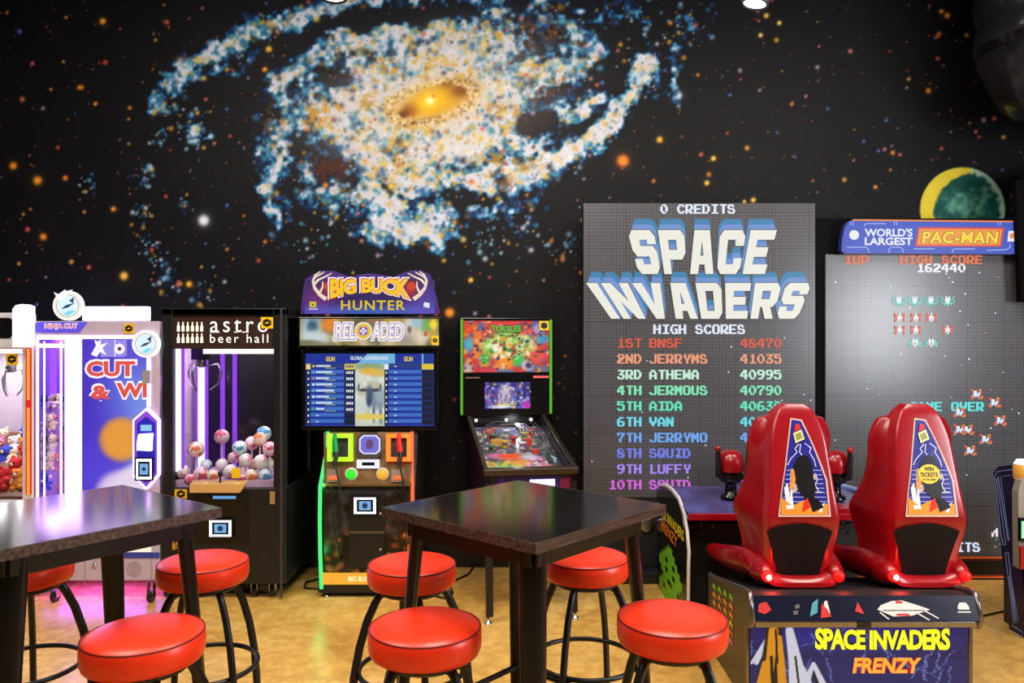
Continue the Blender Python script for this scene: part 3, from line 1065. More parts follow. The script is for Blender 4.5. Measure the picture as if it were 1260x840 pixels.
# --- the marquee sign over that screen
YM = 5.13
sign = thing('marquee_sign', 'blue backlit sign with an orange name plate, topping the LED screen of pixel ships', 'sign', (XP(1143, YM), YM + .06, ZP(312, YM)))
mb = MB()
mb.pxprism([(1035, 308), (1039, 312), (1252, 313), (1250.5, 272), (1050, 270), (1043, 273), (1039, 280), (1036, 294)][::1], YM, .055)
mb.build('case', mat('sign_side_trim', (40, 52, 130), 0.4), sign)
fa = MB()
fa.pxpoly([(1036.5, 308), (1040, 311), (1250.5, 312), (1249, 273.2), (1050, 271.3), (1044, 274), (1040, 281), (1037.5, 294)], YM - .002, 0)
fa.build('face', em((62, 86, 190), 1.0), sign)
ed = MB()
ed.pxpoly([(1049, 269.5), (1250, 271.5), (1250, 273.5), (1049, 271.5)], YM - .003, 0)
for x, y in ((1046, 277), (1100, 276), (1228, 277)):
    for k in range(2):
        ed.pxrect(x + 3.2 * k, 272, x + .9 + 3.2 * k, 277, YM - .003, 1)
for pth in ([(1042, 304), (1066, 304), (1069, 307), (1069, 311)], [(1094, 311), (1094, 306), (1097, 304), (1108, 304), (1111, 307), (1111, 311)], [(1064, 279), (1064, 276), (1068, 275), (1090, 275)], [(1124, 306), (1150, 306)], [(1214, 308), (1238, 307), (1243, 304), (1243, 300)], [(1172, 311), (1172, 307), (1176, 306), (1200, 306)]):
    for (ax, ay), (bx, by) in zip(pth[:-1], pth[1:]):
        L = math.hypot(bx - ax, by - ay)
        nx_, ny_ = -(by - ay) / L * .5, (bx - ax) / L * .5
        ed.pxpoly([(ax + nx_, ay + ny_), (bx + nx_, by + ny_), (bx - nx_, by - ny_), (ax - nx_, ay - ny_)], YM - .003, 1)
ed.build('line_pattern', [em((226, 130, 70), 1.0), em((170, 186, 236), 1.0)], sign)
wl = MB()
text(wl, "WORLD'S", pxframe(1064, 281, 1123, 291, YM - .004), 0, .03)
text(wl, 'LARGEST', pxframe(1064, 292, 1123, 301.5, YM - .004), 0, .03)
wl.disc(1051, 289, 6, YM - .004, 0)
wl.pxpoly([(1241, 284), (1250, 284), (1250, 297), (1239.5, 297)], YM - .004, 0)
wl.disc(1245.5, 290, 3.4, YM - .005, 1)
wl.build('white_lettering', [em((232, 232, 246), 1.0), em((226, 140, 80), 1.0)], sign)
pm = MB()
pm.pxpoly([(1126, 303), (1232, 303.5), (1236, 280), (1130, 279.5)], YM - .004, 1)
pm.pxpoly([(1128.5, 301), (1230, 301.5), (1233, 282), (1131.5, 281.5)], YM - .0048, 2)
text(pm, 'PAC-MAN', pxframe(1133, 284, 1230, 300, YM - .0054), 3, .06, .12, 1.08)
text(pm, 'PAC-MAN', pxframe(1134, 284.6, 1229, 299.4, YM - .006), 0, .035, .12, 1.08)
pm.build('name_plate', [em((246, 214, 60), 1.0), em((222, 70, 50), 1.0), em((238, 150, 60), 1.0), em((60, 36, 40), 1.0)], sign)

# ------------------------------------------------------------------ light gun shooter: gun deck
DK = thing('shooter_console', 'black two player gun deck with red front edge below the high score screen', 'arcade game', (1.53, 4.6, 0))
bx_ = MB()
bx_.box(1.0, 2.04, 4.5, 5.04, .0, .62)
bx_.box(1.04, 1.36, 4.46, 4.5, .06, .56).box(1.58, 2.0, 4.46, 4.5, .06, .56)
bx_.build('body', BLACKM, DK, .008)
bo = MB()
for x, y in ((862, 643), (862, 656), (1037, 642), (876, 646), (845, 700), (1045, 655)):
    bo.lathe(P(x, y, 4.458), [(.010, 0), (.010, -.006), (0, -.009)], 12, axis='y')
bo.build('bolts', STEEL, DK)
dk = MB()
dk.prism([(.985, 4.27, .665), (.985, 4.86, .70), (.985, 4.86, .66), (.985, 4.27, .625)], (1.12, 0, 0))
dk.build('deck', mat('blue_violet_deck', (74, 62, 120), 0.16, var=.4, vscale=6), DK, .006)
re_ = MB()
re_.box(.985, 1.285, 4.255, 4.272, .622, .66).box(1.325, 2.105, 4.255, 4.272, .622, .66)
re_.box(1.30, 1.50, 4.262, 4.4, .66, .69).box(1.74, 1.94, 4.262, 4.4, .66, .69)
re_.build('edge_trim', RED, DK, .004)
rt = MB()
rt.tube([(2.105, 4.85, .70), (2.14, 4.7, .70), (2.15, 4.5, .68), (2.12, 4.3, .66), (2.105, 4.27, .655)], .018, 10)
rt.build('end_bumper', mat('pale_blue_bumper', (150, 170, 230), .3), DK)




# left side panel of the deck with white edge moulding
prof = [(4.28, 0.0), (5.10, 0.0), (5.12, .60), (5.06, .665), (4.84, .70), (4.68, .705), (4.50, .69), (4.36, .63), (4.30, .555), (4.255, .45), (4.265, .38)]
XS = .97
sp = MB()
sp.prism([(XS, y, z) for y, z in prof], (.03, 0, 0))
side = sp.build('side_panel', BLACKG, DK)
em_ = MB()
fp = prof[2:] + [prof[0]]
em_.tube([(XS + .015, y - .004, z) for y, z in fp], .019, 8, flat=.5)
em_.build('edge_moulding', mat('white_edge_moulding', (214, 208, 206), .4), side)
sl = MB()
fy = lambda y0, y1, z0, z1: (lambda u, v: (XS - .003, y0 + (y1 - y0) * u, z0 + (z1 - z0) * v))
text(sl, 'SPACE INVADERS', fy(5.08, 4.30, .49, .555), 0, .03)
text(sl, 'FRENZY', fy(4.96, 4.46, .405, .475), 1, .03, .2)
GB = ['....gg....', '...gggg...', '..gggggg..', '.gg.gg.gg.', 'gggggggggg', 'ggg.gg.ggg', '.gggggggg.', '..gg..gg..', '.gggggggg.', 'gg.gggg.gg', 'gggggggggg', '.gggggggg.']
for j, r in enumerate(GB):
    for i, ch in enumerate(r):
        if ch == 'g':
            y_, z_ = 5.02 - i * .068, .36 - j * .03
            sl.poly([(XS - .003, y_, z_), (XS - .003, y_ - .068, z_), (XS - .003, y_ - .068, z_ - .03), (XS - .003, y_, z_ - .03)], 2)
sl.build('side_graphics', [pl((226, 208, 30)), pl((226, 120, 40)), pl((110, 190, 34))], side)


def gun(x, y, rz):
    g = MB()
    c, s_ = math.cos(rz), math.sin(rz)
    T = lambda a, b, z: (x + a * c - b * s_, y + a * s_ + b * c, z)
    b = MB().lathe((x, y, .69), [(.06, 0), (.06, .015), (.035, .03), (.033, .09), (.062, .10), (.07, .13), (.066, .16)], 24)
    base = b.build('gun_base', BLACKG, DK)
    d = MB().lathe((x, y, .80), [(.076, .05), (.08, .065), (.079, .10), (.07, .145), (.045, .17), (0, .178)], 24)
    d.tube([T(0, .0, .9), T(0, .10, .9), T(0, .2, .91)], [.06, .05, .025], 14)
    d.build('gun_body', RED, base)
    h = MB()
    tp = MB()
    for k in (-1, 1):
        h.tube([T(k * .03, -.02, .80), T(k * .085, -.05, .83), T(k * .092, -.06, .97)], [.014, .02, .016], 10)
        tp.ball(T(k * .092, -.06, .99), .02, n=12)
    h.build('grips', BLACK, base)
    tp.build('triggers', RED, base)


gun(XP(899, 4.55), 4.55, 0.0)
gun(XP(1029, 4.5), 4.52, -.55)

# ------------------------------------------------------------------ light gun shooter: bench base with two seats
BX0, BX1, BF = 1.045, 2.065, 3.40
BS = thing('seat_base', 'dark low bench base with a bright blue title front, carrying two red seats', 'arcade game', (1.555, 3.75, 0))
mb = MB()
sp_ = [(3.43, 0.0), (4.06, 0.0), (4.06, .385), (3.95, .40), (3.42, .505), (3.385, .50), (3.345, .395), (3.365, .365), (3.43, .345)]
core = [(y + (.02 if y < 3.5 else -.02), z - (.012 if z > .2 else 0)) for y, z in sp_]
mb.prism([(BX0 + .02, y, z) for y, z in core], (BX1 - BX0 - .04, 0, 0))
mb.build('body', BLACKM, BS)
SIDEM = mat('grey_brown_side_print', (46, 40, 34), .32, var=.2)
for x in (BX0, BX1 - .02):
    mb = MB()
    mb.prism([(x, y, z) for y, z in sp_], (.02, 0, 0))
    o = mb.build('side_panel', SIDEM, BS)
    tr = MB()
    tr.tube([(x + .01, y, z) for y, z in sp_[2:] + [sp_[0]]], .012, 8)
    tr.build('edge_moulding', mat('chrome_edge_moulding', (120, 110, 112), .25, .8), o)
    if x == BX0:
        q = MB()
        IC = ['.g.', 'ggg', 'ggg', 'g.g']
        for j, ci in enumerate((0, 1, 1, 2, 3, 4)):
            for i in range(4):
                for b, r in enumerate(IC):
                    for a, ch in enumerate(r):
                        if ch == 'g':
                            y_ = 3.97 - i * .10 - a * .02
                            z_ = .372 + i * .015 - j * .042 - b * .0075
                            q.poly([(x - .002, y_, z_), (x - .002, y_ - .02, z_), (x - .002, y_ - .02, z_ - .0075), (x - .002, y_, z_ - .0075)], ci)
        q.build('pixel_icon_print', [pl((120, 190, 50)), pl((226, 140, 40)), pl((206, 190, 40)), pl((206, 90, 40)), pl((206, 110, 130))], o)
# sloping icon band
bd = MB()
f0, f1 = (3.383, .497), (3.345, .398)


def band(u, v):
    return (BX0 + .02 + (BX1 - BX0 - .04) * u, f1[0] + (f0[0] - f1[0]) * v - .004, f1[1] + (f0[1] - f1[1]) * v)


bd.add([band(0, 0), band(1, 0), band(1, 1), band(0, 1)], [[0, 1, 2, 3]])
band_o = bd.build('icon_band', mat('navy_print', (14, 16, 40), .3), BS)
ic = MB()


def bpoly(pts, mi):
    """pts in photo pixels of the band"""
    out = []
    for x, y in pts:
        u, v = (x - 925) / 278.0, (763 - y) / 33.0
        p = band(u, v)
        out.append((p[0], p[1] - .002 - .0006 * (mi == 1), p[2]))
    ic.poly(out, mi)


ICM = [pl((214, 208, 204)), pl((196, 46, 44)), pl((80, 150, 170)), pl((96, 92, 90))]
bpoly([(929, 751), (938, 754), (946, 748), (941, 738), (932, 740)], 1)
bpoly([(930, 750), (944, 747), (941, 739), (931, 742)], 0)
ic.build('badge_icon', ICM, band_o)
ic = MB()
for x, y in ((976, 752), (979, 744)):
    bpoly([(x - 3, y + 3), (x + 3, y + 2), (x + 3, y - 3), (x - 3, y - 2)], 3)
ic.build('rock_icon', ICM, band_o)
ic = MB()
bpoly([(993, 757), (1003, 752), (1006, 734), (998, 740)], 2)
bpoly([(1006, 759), (1020, 757), (1016, 748), (1010, 740), (1008, 750)], 1)
bpoly([(1012, 750), (1019, 753), (1017, 736), (1013, 738)], 0)
ic.build('figure_icon', ICM, band_o)
ic = MB()
bpoly([(1050, 750), (1061, 754), (1055, 738)], 1)
ic.build('rocket_icon', ICM, band_o)
ic = MB()
bpoly([(1078, 748), (1097, 757), (1120, 756), (1144, 748), (1128, 742), (1110, 736), (1098, 737), (1084, 742)], 0)
bpoly([(1084, 750), (1138, 750), (1136, 748.4), (1086, 748.4)], 3)
bpoly([(1100, 756), (1118, 756), (1116, 753), (1102, 753)], 1)
bpoly([(1102, 740), (1112, 740), (1110, 736.5), (1103, 736.5)], 1)
for a in ((1080, 752, 1090, 761), (1136, 750, 1152, 760), (1128, 754, 1140, 762)):
    bpoly([(a[0], a[1]), (a[2], a[3]), (a[2] + 1.5, a[3] - 1), (a[0] + 1.5, a[1] - 1)], 0)
ic.build('spaceship_icon', ICM, band_o)
ic = MB()
bpoly([(1179, 748), (1193, 748), (1193, 744), (1190, 739), (1182, 739), (1179, 744)], 0)
bpoly([(1178, 752), (1194, 752), (1194, 750.4), (1178, 750.4)], 0)
ic.build('dome_icon', ICM, band_o)
lp = MB()
lp.box(BX0 + .022, BX1 - .022, 3.352, 3.40, .365, .392)
lp.build('metal_lip', STEEL, BS, .004)
gp = MB()
gp.box(1.515, 1.575, 3.346, 3.36, .36, .394)
gp.build('lip_latch', BLACK, BS, .003)
YT = 3.425
rng = np.random.default_rng(5)
H, W = 110, 290
img = canvas(H, W, (8, 12, 70))
for x in range(0, W, 5):
    for y in range(55, H, 5):
        splat(img, x + (y % 2) * 2, y, 1.4, 1.4, (30, 70, 170), 1.5, .8)
dabs(img, [(.5, .18, .5, .22, (22, 40, 150)), (.6, .75, .45, .3, (14, 30, 96))], 1)
for k in range(26):                                                # jagged forked streaks
    x, y = rng.random() * W, rng.random() * 70
    dx = (rng.random() - .5) * 5
    for s_ in range(26):
        x += dx + (rng.random() - .5) * 3.5
        y += 1.3 + (rng.random() - .5) * 3
        splat(img, x, y, 1.0, 1.0, (130, 150, 216), 1, .75)


def strokes(lst):
    for (x0, y0, x1, y1, r0, r1, c) in lst:
        L = int(max(abs(x1 - x0), abs(y1 - y0)) * 1.2) + 2
        for k in range(L + 1):
            t = k / L
            r = r0 + (r1 - r0) * t
            splat(img, x0 + (x1 - x0) * t, y0 + (y1 - y0) * t, r, r, c, 4, 1)


OR, WH, BK = (226, 148, 34), (214, 214, 226), (14, 12, 14)
strokes([(28, 10, 2, 60, 2, 2, WH), (28, 12, 8, 60, 2, 3, WH), (32, 6, 26, 108, 9, 16, BK), (31, 8, 22, 110, 6, 5, OR), (38, 20, 44, 110, 4, 6, OR), (20, 60, 12, 110, 4, 7, OR), (34, 8, 36, 60, 1.5, 1.5, BK), (28, 50, 30, 108, 2, 2, BK), (52, 8, 64, 84, 5, 10, WH), (62, 70, 70, 110, 10, 16, WH), (60, 50, 66, 108, 1.5, 1.5, BK), (74, 90, 84, 60, 5, 2, WH), (84, 62, 100, 108, 3, 7, WH), (84, 72, 94, 108, 1, 3, BK), (100, 100, 106, 110, 6, 6, OR), (16, 96, 20, 110, 4, 4, (190, 40, 40)), (190, 104, 250, 102, 8, 8, (180, 26, 34)), (170, 108, 262, 106, 5, 5, (220, 216, 220)), (200, 106, 216, 101, 4, 4, BK), (236, 106, 246, 101, 4, 4, BK)])
pf = lambda u, v: (BX0 + .022 + (BX1 - BX0 - .044) * u, YT - .003, .0 + .352 * v)
fr = picture('front_art', img, lambda u, v: (BX0 + .022 + (BX1 - BX0 - .044) * u, YT - .003, .04 + .312 * v), attr_mat('lit_front_print', 0.85, .3), BS)
ft = MB()
wv = lambda u, v: (u, v + .10 * (u - .5) ** 2)
for d_, mi, bb in ((.005, 1, .085), (.0065, 0, .04)):
    text(ft, 'SPACE INVADERS', pxframe(1003, 772, 1169, 799, YT - d_), mi, bb, 0, .92, lambda u, v: (u, v * (1 - .10 * math.sin(u * PI)) - .02 * u))
    text(ft, 'FRENZY', pxframe(1049, 809, 1134, 828, YT - d_), mi + 2 if mi else 2, bb, .15)
ft.build('title_lettering', [em((226, 226, 40), .95), em((30, 44, 20), .5), em((236, 140, 50), .95), em((150, 30, 30), .7)], BS)

# --- the two seats
SECS = [(0.48, 3.60, .150, .172, 3.67, .19, 3.86), (0.55, 3.585, .150, .172, 3.66, .185, 3.87), (0.62, 3.57, .150, .170, 3.65, .185, 3.88), (0.70, 3.548, .160, .175, 3.64, .200, 3.90),
        (0.775, 3.532, .170, .18, 3.63, .228, 3.89), (0.81, 3.53, .168, .172, 3.63, .232, 3.875), (0.90, 3.545, .155, .150, 3.63, .208, 3.81), (0.99, 3.565, .148, .136, 3.64, .194, 3.77), (1.08, 3.585, .140, .122, 3.65, .200, 3.74),
        (1.15, 3.600, .134, .112, 3.655, .208, 3.73), (1.20, 3.612, .124, .106, 3.665, .192, 3.725), (1.240, 3.623, .110, .10, 3.675, .172, 3.725), (1.252, 3.626, .105, .10, 3.675, .164, 3.725), (1.260, 3.628, .101, .094, 3.68, .118, 3.71), (1.275, 3.632, .094, .094, 3.68, .108, 3.71), (1.300, 3.642, .078, .082, 3.685, .092, 3.705), (1.320, 3.655, .052, .056, 3.69, .062, 3.70)]


def yr_at(z):
    for a, b in zip(SECS[:-1], SECS[1:]):
        if a[0] <= z <= b[0]:
            t = (z - a[0]) / (b[0] - a[0])
            return a[1] + (b[1] - a[1]) * t
    return SECS[-1][1]


def seat(xc, label, ticket):
    S = thing('game_seat', label, 'seat', (xc, 3.8, .45), group='red moulded seats of the shooting game')
    V, F = [], []
    n = 0
    for (z, yr, wr, wm, ym, wf, yf) in SECS:
        fm_ = .58
        half = [(0, yr), (wr * .6, yr), (wr * .97, yr + .003), (wr + .007, yr + .032), (wr + .012, yr + .046), (wr + .012 + fm_ * (wf - wr - .012) - .012, yr + .046 + fm_ * (yf - yr - .07)), (wf - .010, yf - .024), (wf, yf), (wf - .02, yf + .012), (wf * .72, max(yr + .07, yf - .03)), (0, max(yr + .07, yf - .06))]
        ring = [(xc + a, b, z) for a, b in half] + [(xc - a, b, z) for a, b in half[-2:0:-1]]
        n = len(ring)
        V += ring
    for i in range(len(SECS) - 1):
        for k in range(n):
            F.append((i * n + k, i * n + (k + 1) % n, (i + 1) * n + (k + 1) % n, (i + 1) * n + k))
    mb = MB()
    mb.add(V, F, 0, True)
    mb.add(V[-n:], [list(range(n))], 0, True)
    shell = mb.build('back_shell', RED, S, subd=2)
    ca = shell.data.attributes.new('crease_edge', 'FLOAT', 'EDGE')
    hard = {2, 3, 4, 6, 7, n - 2, n - 3, n - 4, n - 6, n - 7}
    for e in shell.data.edges:
        i, j = e.vertices
        if abs(i - j) == n and i % n in hard:
            ca.data[e.index].value = .8
    # seat pan with upturned wings
    V, F = [], []
    PS = [(3.545, .150, .478, .505, .50), (3.56, .185, .468, .56, .52), (3.64, .212, .455, .615, .54), (3.78, .235, .43, .615, .56), (3.95, .247, .405, .575, .53), (4.12, .262, .385, .535, .48), (4.27, .268, .385, .505, .45), (4.33, .262, .41, .475, .45), (4.345, .22, .425, .455, .44)]
    for (y, hw, zb, zt, zm) in PS:
        half = [(0, zb), (hw * .7, zb), (hw * .97, zb + .35 * (zt - zb)), (hw, zb + .62 * (zt - zb)), (hw * .93, zt), (hw * .8, zt - .01), (hw * .55, zm), (0, zm)]
        ring = [(xc + a, y, b) for a, b in half] + [(xc - a, y, b) for a, b in half[-2:0:-1]]
        n = len(ring)
        V += ring
    for i in range(len(PS) - 1):
        for k in range(n):
            F.append((i * n + k, i * n + (k + 1) % n, (i + 1) * n + (k + 1) % n, (i + 1) * n + k))
    mb = MB()
    mb.add(V, F, 0, True)
    mb.add(V[:n], [list(range(n))], 0, True)
    mb.add(V[-n:], [list(range(n))], 0, True)
    # tail light pods
    for sx in (-1, 1):
        mb.ball((xc + sx * .163, 3.665, .532), .066, sc=(.84, 2.0, 1.0), n=20)
        mb.ball((xc + sx * .195, 3.75, .545), .06, sc=(.6, 2.4, .9), n=18)
    mb.build('seat_pan', RED, S, subd=1)
    # rear panels follow the sloping back
    off = xc

    def onback(pts, d):
        out = []
        for px, py in pts:
            y = 3.55
            for _ in range(4):
                z = ZP(py, y)
                y = yr_at(z) - d
            out.append((xc + (px - 630) / FOC * y - 1.352, y, z))
        return out
    lower = [(943, 653), (958, 647), (979, 643.5), (991, 643.5), (1009, 647), (1024, 653), (1018, 669), (1006, 710), (957, 710), (949, 674)]
    pts = onback(lower, .003)
    mb = MB()
    mb.prism(pts, (0, -.006, 0))
    mb.build('lower_panel', mat('black_textured_panel', (9, 8, 9), .75, bump=.2, bscale=200, spec=.2) if 'black_textured_panel' not in bpy.data.materials else bpy.data.materials['black_textured_panel'], S)
    # back-rest picture
    rr = np.random.default_rng(2)
    y0, y1 = yr_at(1.255) - .006, yr_at(.82) - .006
    pc = MB()
    art = [(974, 516), (985, 517.5), (992, 531), (1000, 549), (1010, 574), (1016, 591), (1020, 633), (960, 633), (963, 604), (967, 575)]
    ptsf = onback(art, .0035)
    pc.prism([(x, y, z) for x, y, z in onback([(972.5, 514), (986.5, 516), (994, 531), (1002, 549), (1012, 574), (1018, 591), (1022.5, 635.5), (957.5, 635.5), (961, 604), (965.5, 575)], .0015)], (0, -.0015, 0), 0)
    frm = pc.build('picture_frame', mat('cream_edge', (206, 170, 150), .4) if 'cream_edge' not in bpy.data.materials else bpy.data.materials['cream_edge'], S)
    a = MB()
    a.poly(ptsf, 0)

    def sh(pts, mi, d):
        a.poly(onback(pts, d), mi)
    for k in range(9):                                             # grid floor lines
        y = 578 + k * 5.5
        wl_, wr2 = 968 - (y - 575) * .12, 1010 + (y - 575) * .17
        sh([(wl_, y + .8), (wr2, y + .8), (wr2, y), (wl_, y)], 1, .0042)
    sh([(961, 633), (1019, 633), (1018, 619), (1004, 624), (990, 615), (975, 622), (962, 612)], 2, .0046)
    for bolt in ([(983, 546), (978, 552), (981, 556), (973, 564), (969, 572)], [(985, 546), (984, 556), (987, 560), (985, 570)], [(990, 545), (998, 551), (996, 556), (1002, 566), (1004, 574)], [(1003, 582), (1006, 590), (1003, 596), (1008, 606)], [(996, 606), (1012, 605)], [(974, 598), (988, 597)]):
        for (ax, ay), (bx, by) in zip(bolt[:-1], bolt[1:]):
            L = math.hypot(bx - ax, by - ay)
            u_, v_ = -(by - ay) / L * .4, (bx - ax) / L * .4
            sh([(ax + u_, ay + v_), (bx + u_, by + v_), (bx - u_, by - v_), (ax - u_, ay - v_)], 3, .005)
    sh([(968, 626), (965, 600), (969, 594), (972, 612), (974, 600), (977, 626)], 3, .005)
    sh([(1007, 630), (1012, 620), (1015, 618), (1011, 630)], 3, .0052)
    # dark smoke plume, with a flame under it
    sh([(1000, 630), (1014, 624), (1008, 616), (1002, 612), (1004, 600), (1001, 588), (1000, 574), (995, 562), (988, 559), (981, 563), (976, 574), (978, 590), (983, 604), (990, 612), (996, 618)], 4, .0056)
    sh([(987, 630), (997, 624), (994, 612), (989, 618)], 5, .006)
    sh([(976, 600), (979, 590), (977, 578), (974, 577), (975, 588), (971, 600)], 2, .006)
    sh([(979, 545), (990, 540), (986, 528), (976, 533)], 6, .0064)
    sh([(980.5, 542), (988, 538.5), (985, 531), (978, 534.5)], 7, .0068)
    sh([(977, 531), (985, 527), (984, 522), (979, 521)], 5, .006)
    a.build('back_picture', [pl((34, 34, 130), .3), pl((170, 170, 215), .3), pl((232, 140, 44), .3), pl((225, 225, 236), .3), pl((16, 14, 14), .3), pl((206, 44, 34), .3), pl((226, 206, 150), .3), pl((130, 140, 64), .3)], frm)
    if ticket:
        b = MB()
        o = [(988 + 13.5 * math.cos(2 * PI * k / 28), 583 - 12 * math.sin(2 * PI * k / 28)) for k in range(28)]
        b.poly(onback(o, .0078), 0)
        fr_ = lambda x0, y0, x1, y1: (lambda u, v: onback([(x0 + (x1 - x0) * u, y1 + (y0 - y1) * v)], .0088)[0])
        text(b, 'WIN', fr_(982, 574, 994, 579.5), 1, .03)
        text(b, 'TICKETS', fr_(977, 581, 999, 586.5), 1, .03)
        text(b, 'IN THE GAME', fr_(980, 588.5, 996, 591), 1, .02)
        b.build('ticket_sticker', [pl((226, 186, 30)), INK], frm)
    # tail lights
    for sx in (-1, 1):
        px_, zz = xc + sx * .165, .53
        l = MB().lathe((px_, 3.537, zz), [(.026, .03), (.026, .004), (.02, -.006), (0, -.009)], 24, axis='y')
        lens = l.build('tail_light', em((255, 20, 14), 2.2 if sx < 0 else 1.2), S)
        if sx < 0:
            b2 = MB().ball((px_, 3.527, zz), .0125, n=14)
            b2.build('bulb', em((255, 214, 196), 5.0), lens)
        li = bpy.data.lights.new('tail_glow', 'POINT')
        li.energy = .8 if sx < 0 else .35
        li.color = (1, .04, .02)
        li.shadow_soft_size = .02
        lo = bpy.data.objects.new('tail_glow', li)
        COL.objects.link(lo)
        lo.location = (px_, 3.48, zz + .015)
    return S


seat(1.352, 'red moulded game seat without a yellow sticker, over the pixel icon side panel', False)
seat(1.940, 'red moulded game seat with a round yellow ticket sticker on its back', True)

# ------------------------------------------------------------------ control stand at the right edge
CS = thing('control_stand', 'dark control stand with thin outline maze lines and a grey button housing', 'arcade game', (3.0, 4.3, 0))
XS2 = 2.80
pr = [(4.30, .0), (4.445, .855), (4.40, .90), (4.26, .935), (4.20, .80), (4.165, .0)]
mb = MB()
mb.prism([(XS2, y, z) for y, z in pr], (.04, 0, 0))
s2 = mb.build('side_panel', mat('deep_violet_print', (26, 18, 52), .35, var=.35, vscale=4), CS)
ln = MB()


def mline(pts):
    ln.tube([(XS2 - .001, y, z) for y, z in pts], .0026, 6)


mline([(4.415, .83), (4.33, .47), (4.35, .46), (4.37, .5), (4.432, .835), (4.405, .87), (4.27, .905)])
mline([(4.40, .845), (4.31, .50), (4.30, .50), (4.375, .845), (4.29, .87)])
mline([(4.31, .43), (4.24, .06), (4.26, .05), (4.335, .42), (4.31, .43)])
mline([(4.295, .33), (4.225, .08), (4.245, .07), (4.30, .30)])
mline([(4.28, .03), (4.19, .03), (4.19, .0), (4.28, .0)])
ln.build('maze_lines', em((100, 110, 150), .3), s2)
ed = MB()
ed.tube([(XS2 + .02, y, z) for y, z in [(4.26, .935), (4.20, .80), (4.165, .0)]], .024, 8)
ed.build('edge_moulding', BLACKG, s2)
hd = MB()
hd.box(2.84, 3.5, 4.10, 4.42, .0, .84)
hd.build('body', BLACK, CS, .01)
gh = MB()
gh.prism([(XP(1254, 3.99), 3.99, ZP(700, 3.99)), (XP(1253, 3.99), 3.99, ZP(605, 3.99)), (XP(1257, 3.99), 3.99, ZP(590, 3.99)), (XP(1300, 3.99), 3.99, ZP(590, 3.99)), (XP(1300, 3.99), 3.99, ZP(700, 3.99))], (0, .05, 0))
gh.build('front_housing', mat('grey_housing', (132, 126, 112), .4), CS, .006)
g2 = MB()
g2.pxbox(1255, 637, 1296, 666, 3.965, .016, 0)
g2.pxrect(1257, 641, 1294, 662, 3.963, 1)
g2.build('button_window', [BLACKG, em((120, 196, 150), .9)], CS)
g3 = MB()
g3.pxbox(1256, 672, 1298, 700, 3.968, .012)
g3.build('red_plate', RED, CS)
g4 = MB()
g4.lathe((XP(1264, 4.08), 4.08, ZP(590, 4.08)), [(.062, 0), (.066, .02), (.066, .075), (.058, .085)], 24)
g4.lathe((XP(1264, 4.08), 4.08, ZP(590, 4.08)), [(.063, .084), (.05, .105), (0, .108)], 24, 1)
g4.build('yellow_dome', [mat('orange_cap', (222, 160, 60), .35), em((220, 230, 240), .9)], CS)

# ------------------------------------------------------------------ white plush crane machine, far left
YA = 4.79
A = thing('crane_machine', 'white crane machine full of plush toys with a red light strip on its corner post', 'crane machine', (-3.35, 5.0, 0))
ax0, ax1 = -3.80, XP(40.5, YA)
mb = MB()
mb.box(ax0, ax1, YA, 5.42, .08, .62)                                # lower cabinet
mb.box(ax0, ax0 + .04, YA, 5.42, .62, 1.6)
mb.box(ax1 - .07, ax1, YA + .002, YA + .10, .62, 1.6)
mb.box(ax1 - .03, ax1, 5.36, 5.42, .62, 1.6)
mb.build('cabinet', WHITEP, A, .006)
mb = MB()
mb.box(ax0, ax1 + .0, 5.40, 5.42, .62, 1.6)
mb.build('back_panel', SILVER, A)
hb = MB()
hb.box(ax0, ax1 - .06, YA - .02, YA + .14, 1.575, 1.80)
hb.box(ax0, ax1 - .02, YA + .14, 5.42, 1.575, 1.60)
hb.build('header_box', WHITEP, A, .012)
cb = MB()
cb.prism([(ax1 - .09, YA - .06, 1.585), (ax1 - .004, YA - .06, 1.585), (ax1 - .004, YA - .06, 1.84), (ax1 - .03, YA - .06, 1.852), (ax1 - .07, YA - .06, 1.845), (ax1 - .09, YA - .06, 1.82)], (0, .09, 0))
cb.build('corner_pod', em((232, 230, 244), .85), A, .02, 0, 3)
hs = MB()
hs.pxpoly([(-60, 416), (12, 416), (16, 411), (16, 394), (12, 391), (-60, 391)], YA - .024, 0)
hs.build('header_sign', BLACKG, A)
st = MB()
st.pxbox(31.5, 428, 38.5, 608, YA - .004, .008, 0)
for k in range(60):
    yk = 429.5 + k * 3
    if 492 < yk < 500:
        continue
    st.pxrect(33, yk, 36.6, yk + 2, YA - .006, 1)
st.build('light_strip', [em((232, 40, 30), 1.0), em((255, 190, 70), 1.1)], A)
gl = MB()
gl.box(ax0 + .05, ax1 - .08, YA + .03, YA + .036, .63, 1.57)
gl.build('front_pane', GLASS, A)
lt = MB()
lt.box(ax0 + .06, ax1 - .09, YA + .1, YA + .15, 1.545, 1.568)
lt.build('light_tube', em((240, 240, 255), 5.0), A)
sticker(A, 7, 434.5, 22, 449, YA - .004)


def claw(parent, x, y, ztop, zc, r, name='claw'):
    m_ = MB()
    m_.cyl((x, y, ztop), (x, y, zc + .05), .006)
    m_.lathe((x, y, zc), [(.012, .07), (.032, .06), (.034, 0), (.02, -.01)], 16)
    for k in range(3):
        a = .5 + k * 2 * PI / 3
        pth = [(x + r * q * math.cos(a), y + r * q * math.sin(a), zc + h) for q, h in ((.25, 0), (.8, .01), (1.0, -.05), (.85, -.12), (.45, -.16))]
        m_.tube(pth, .006, 8)
    return m_.build(name, STEEL, parent)


claw(A, XP(13, 4.95), 4.95, 1.57, 1.43, .075)


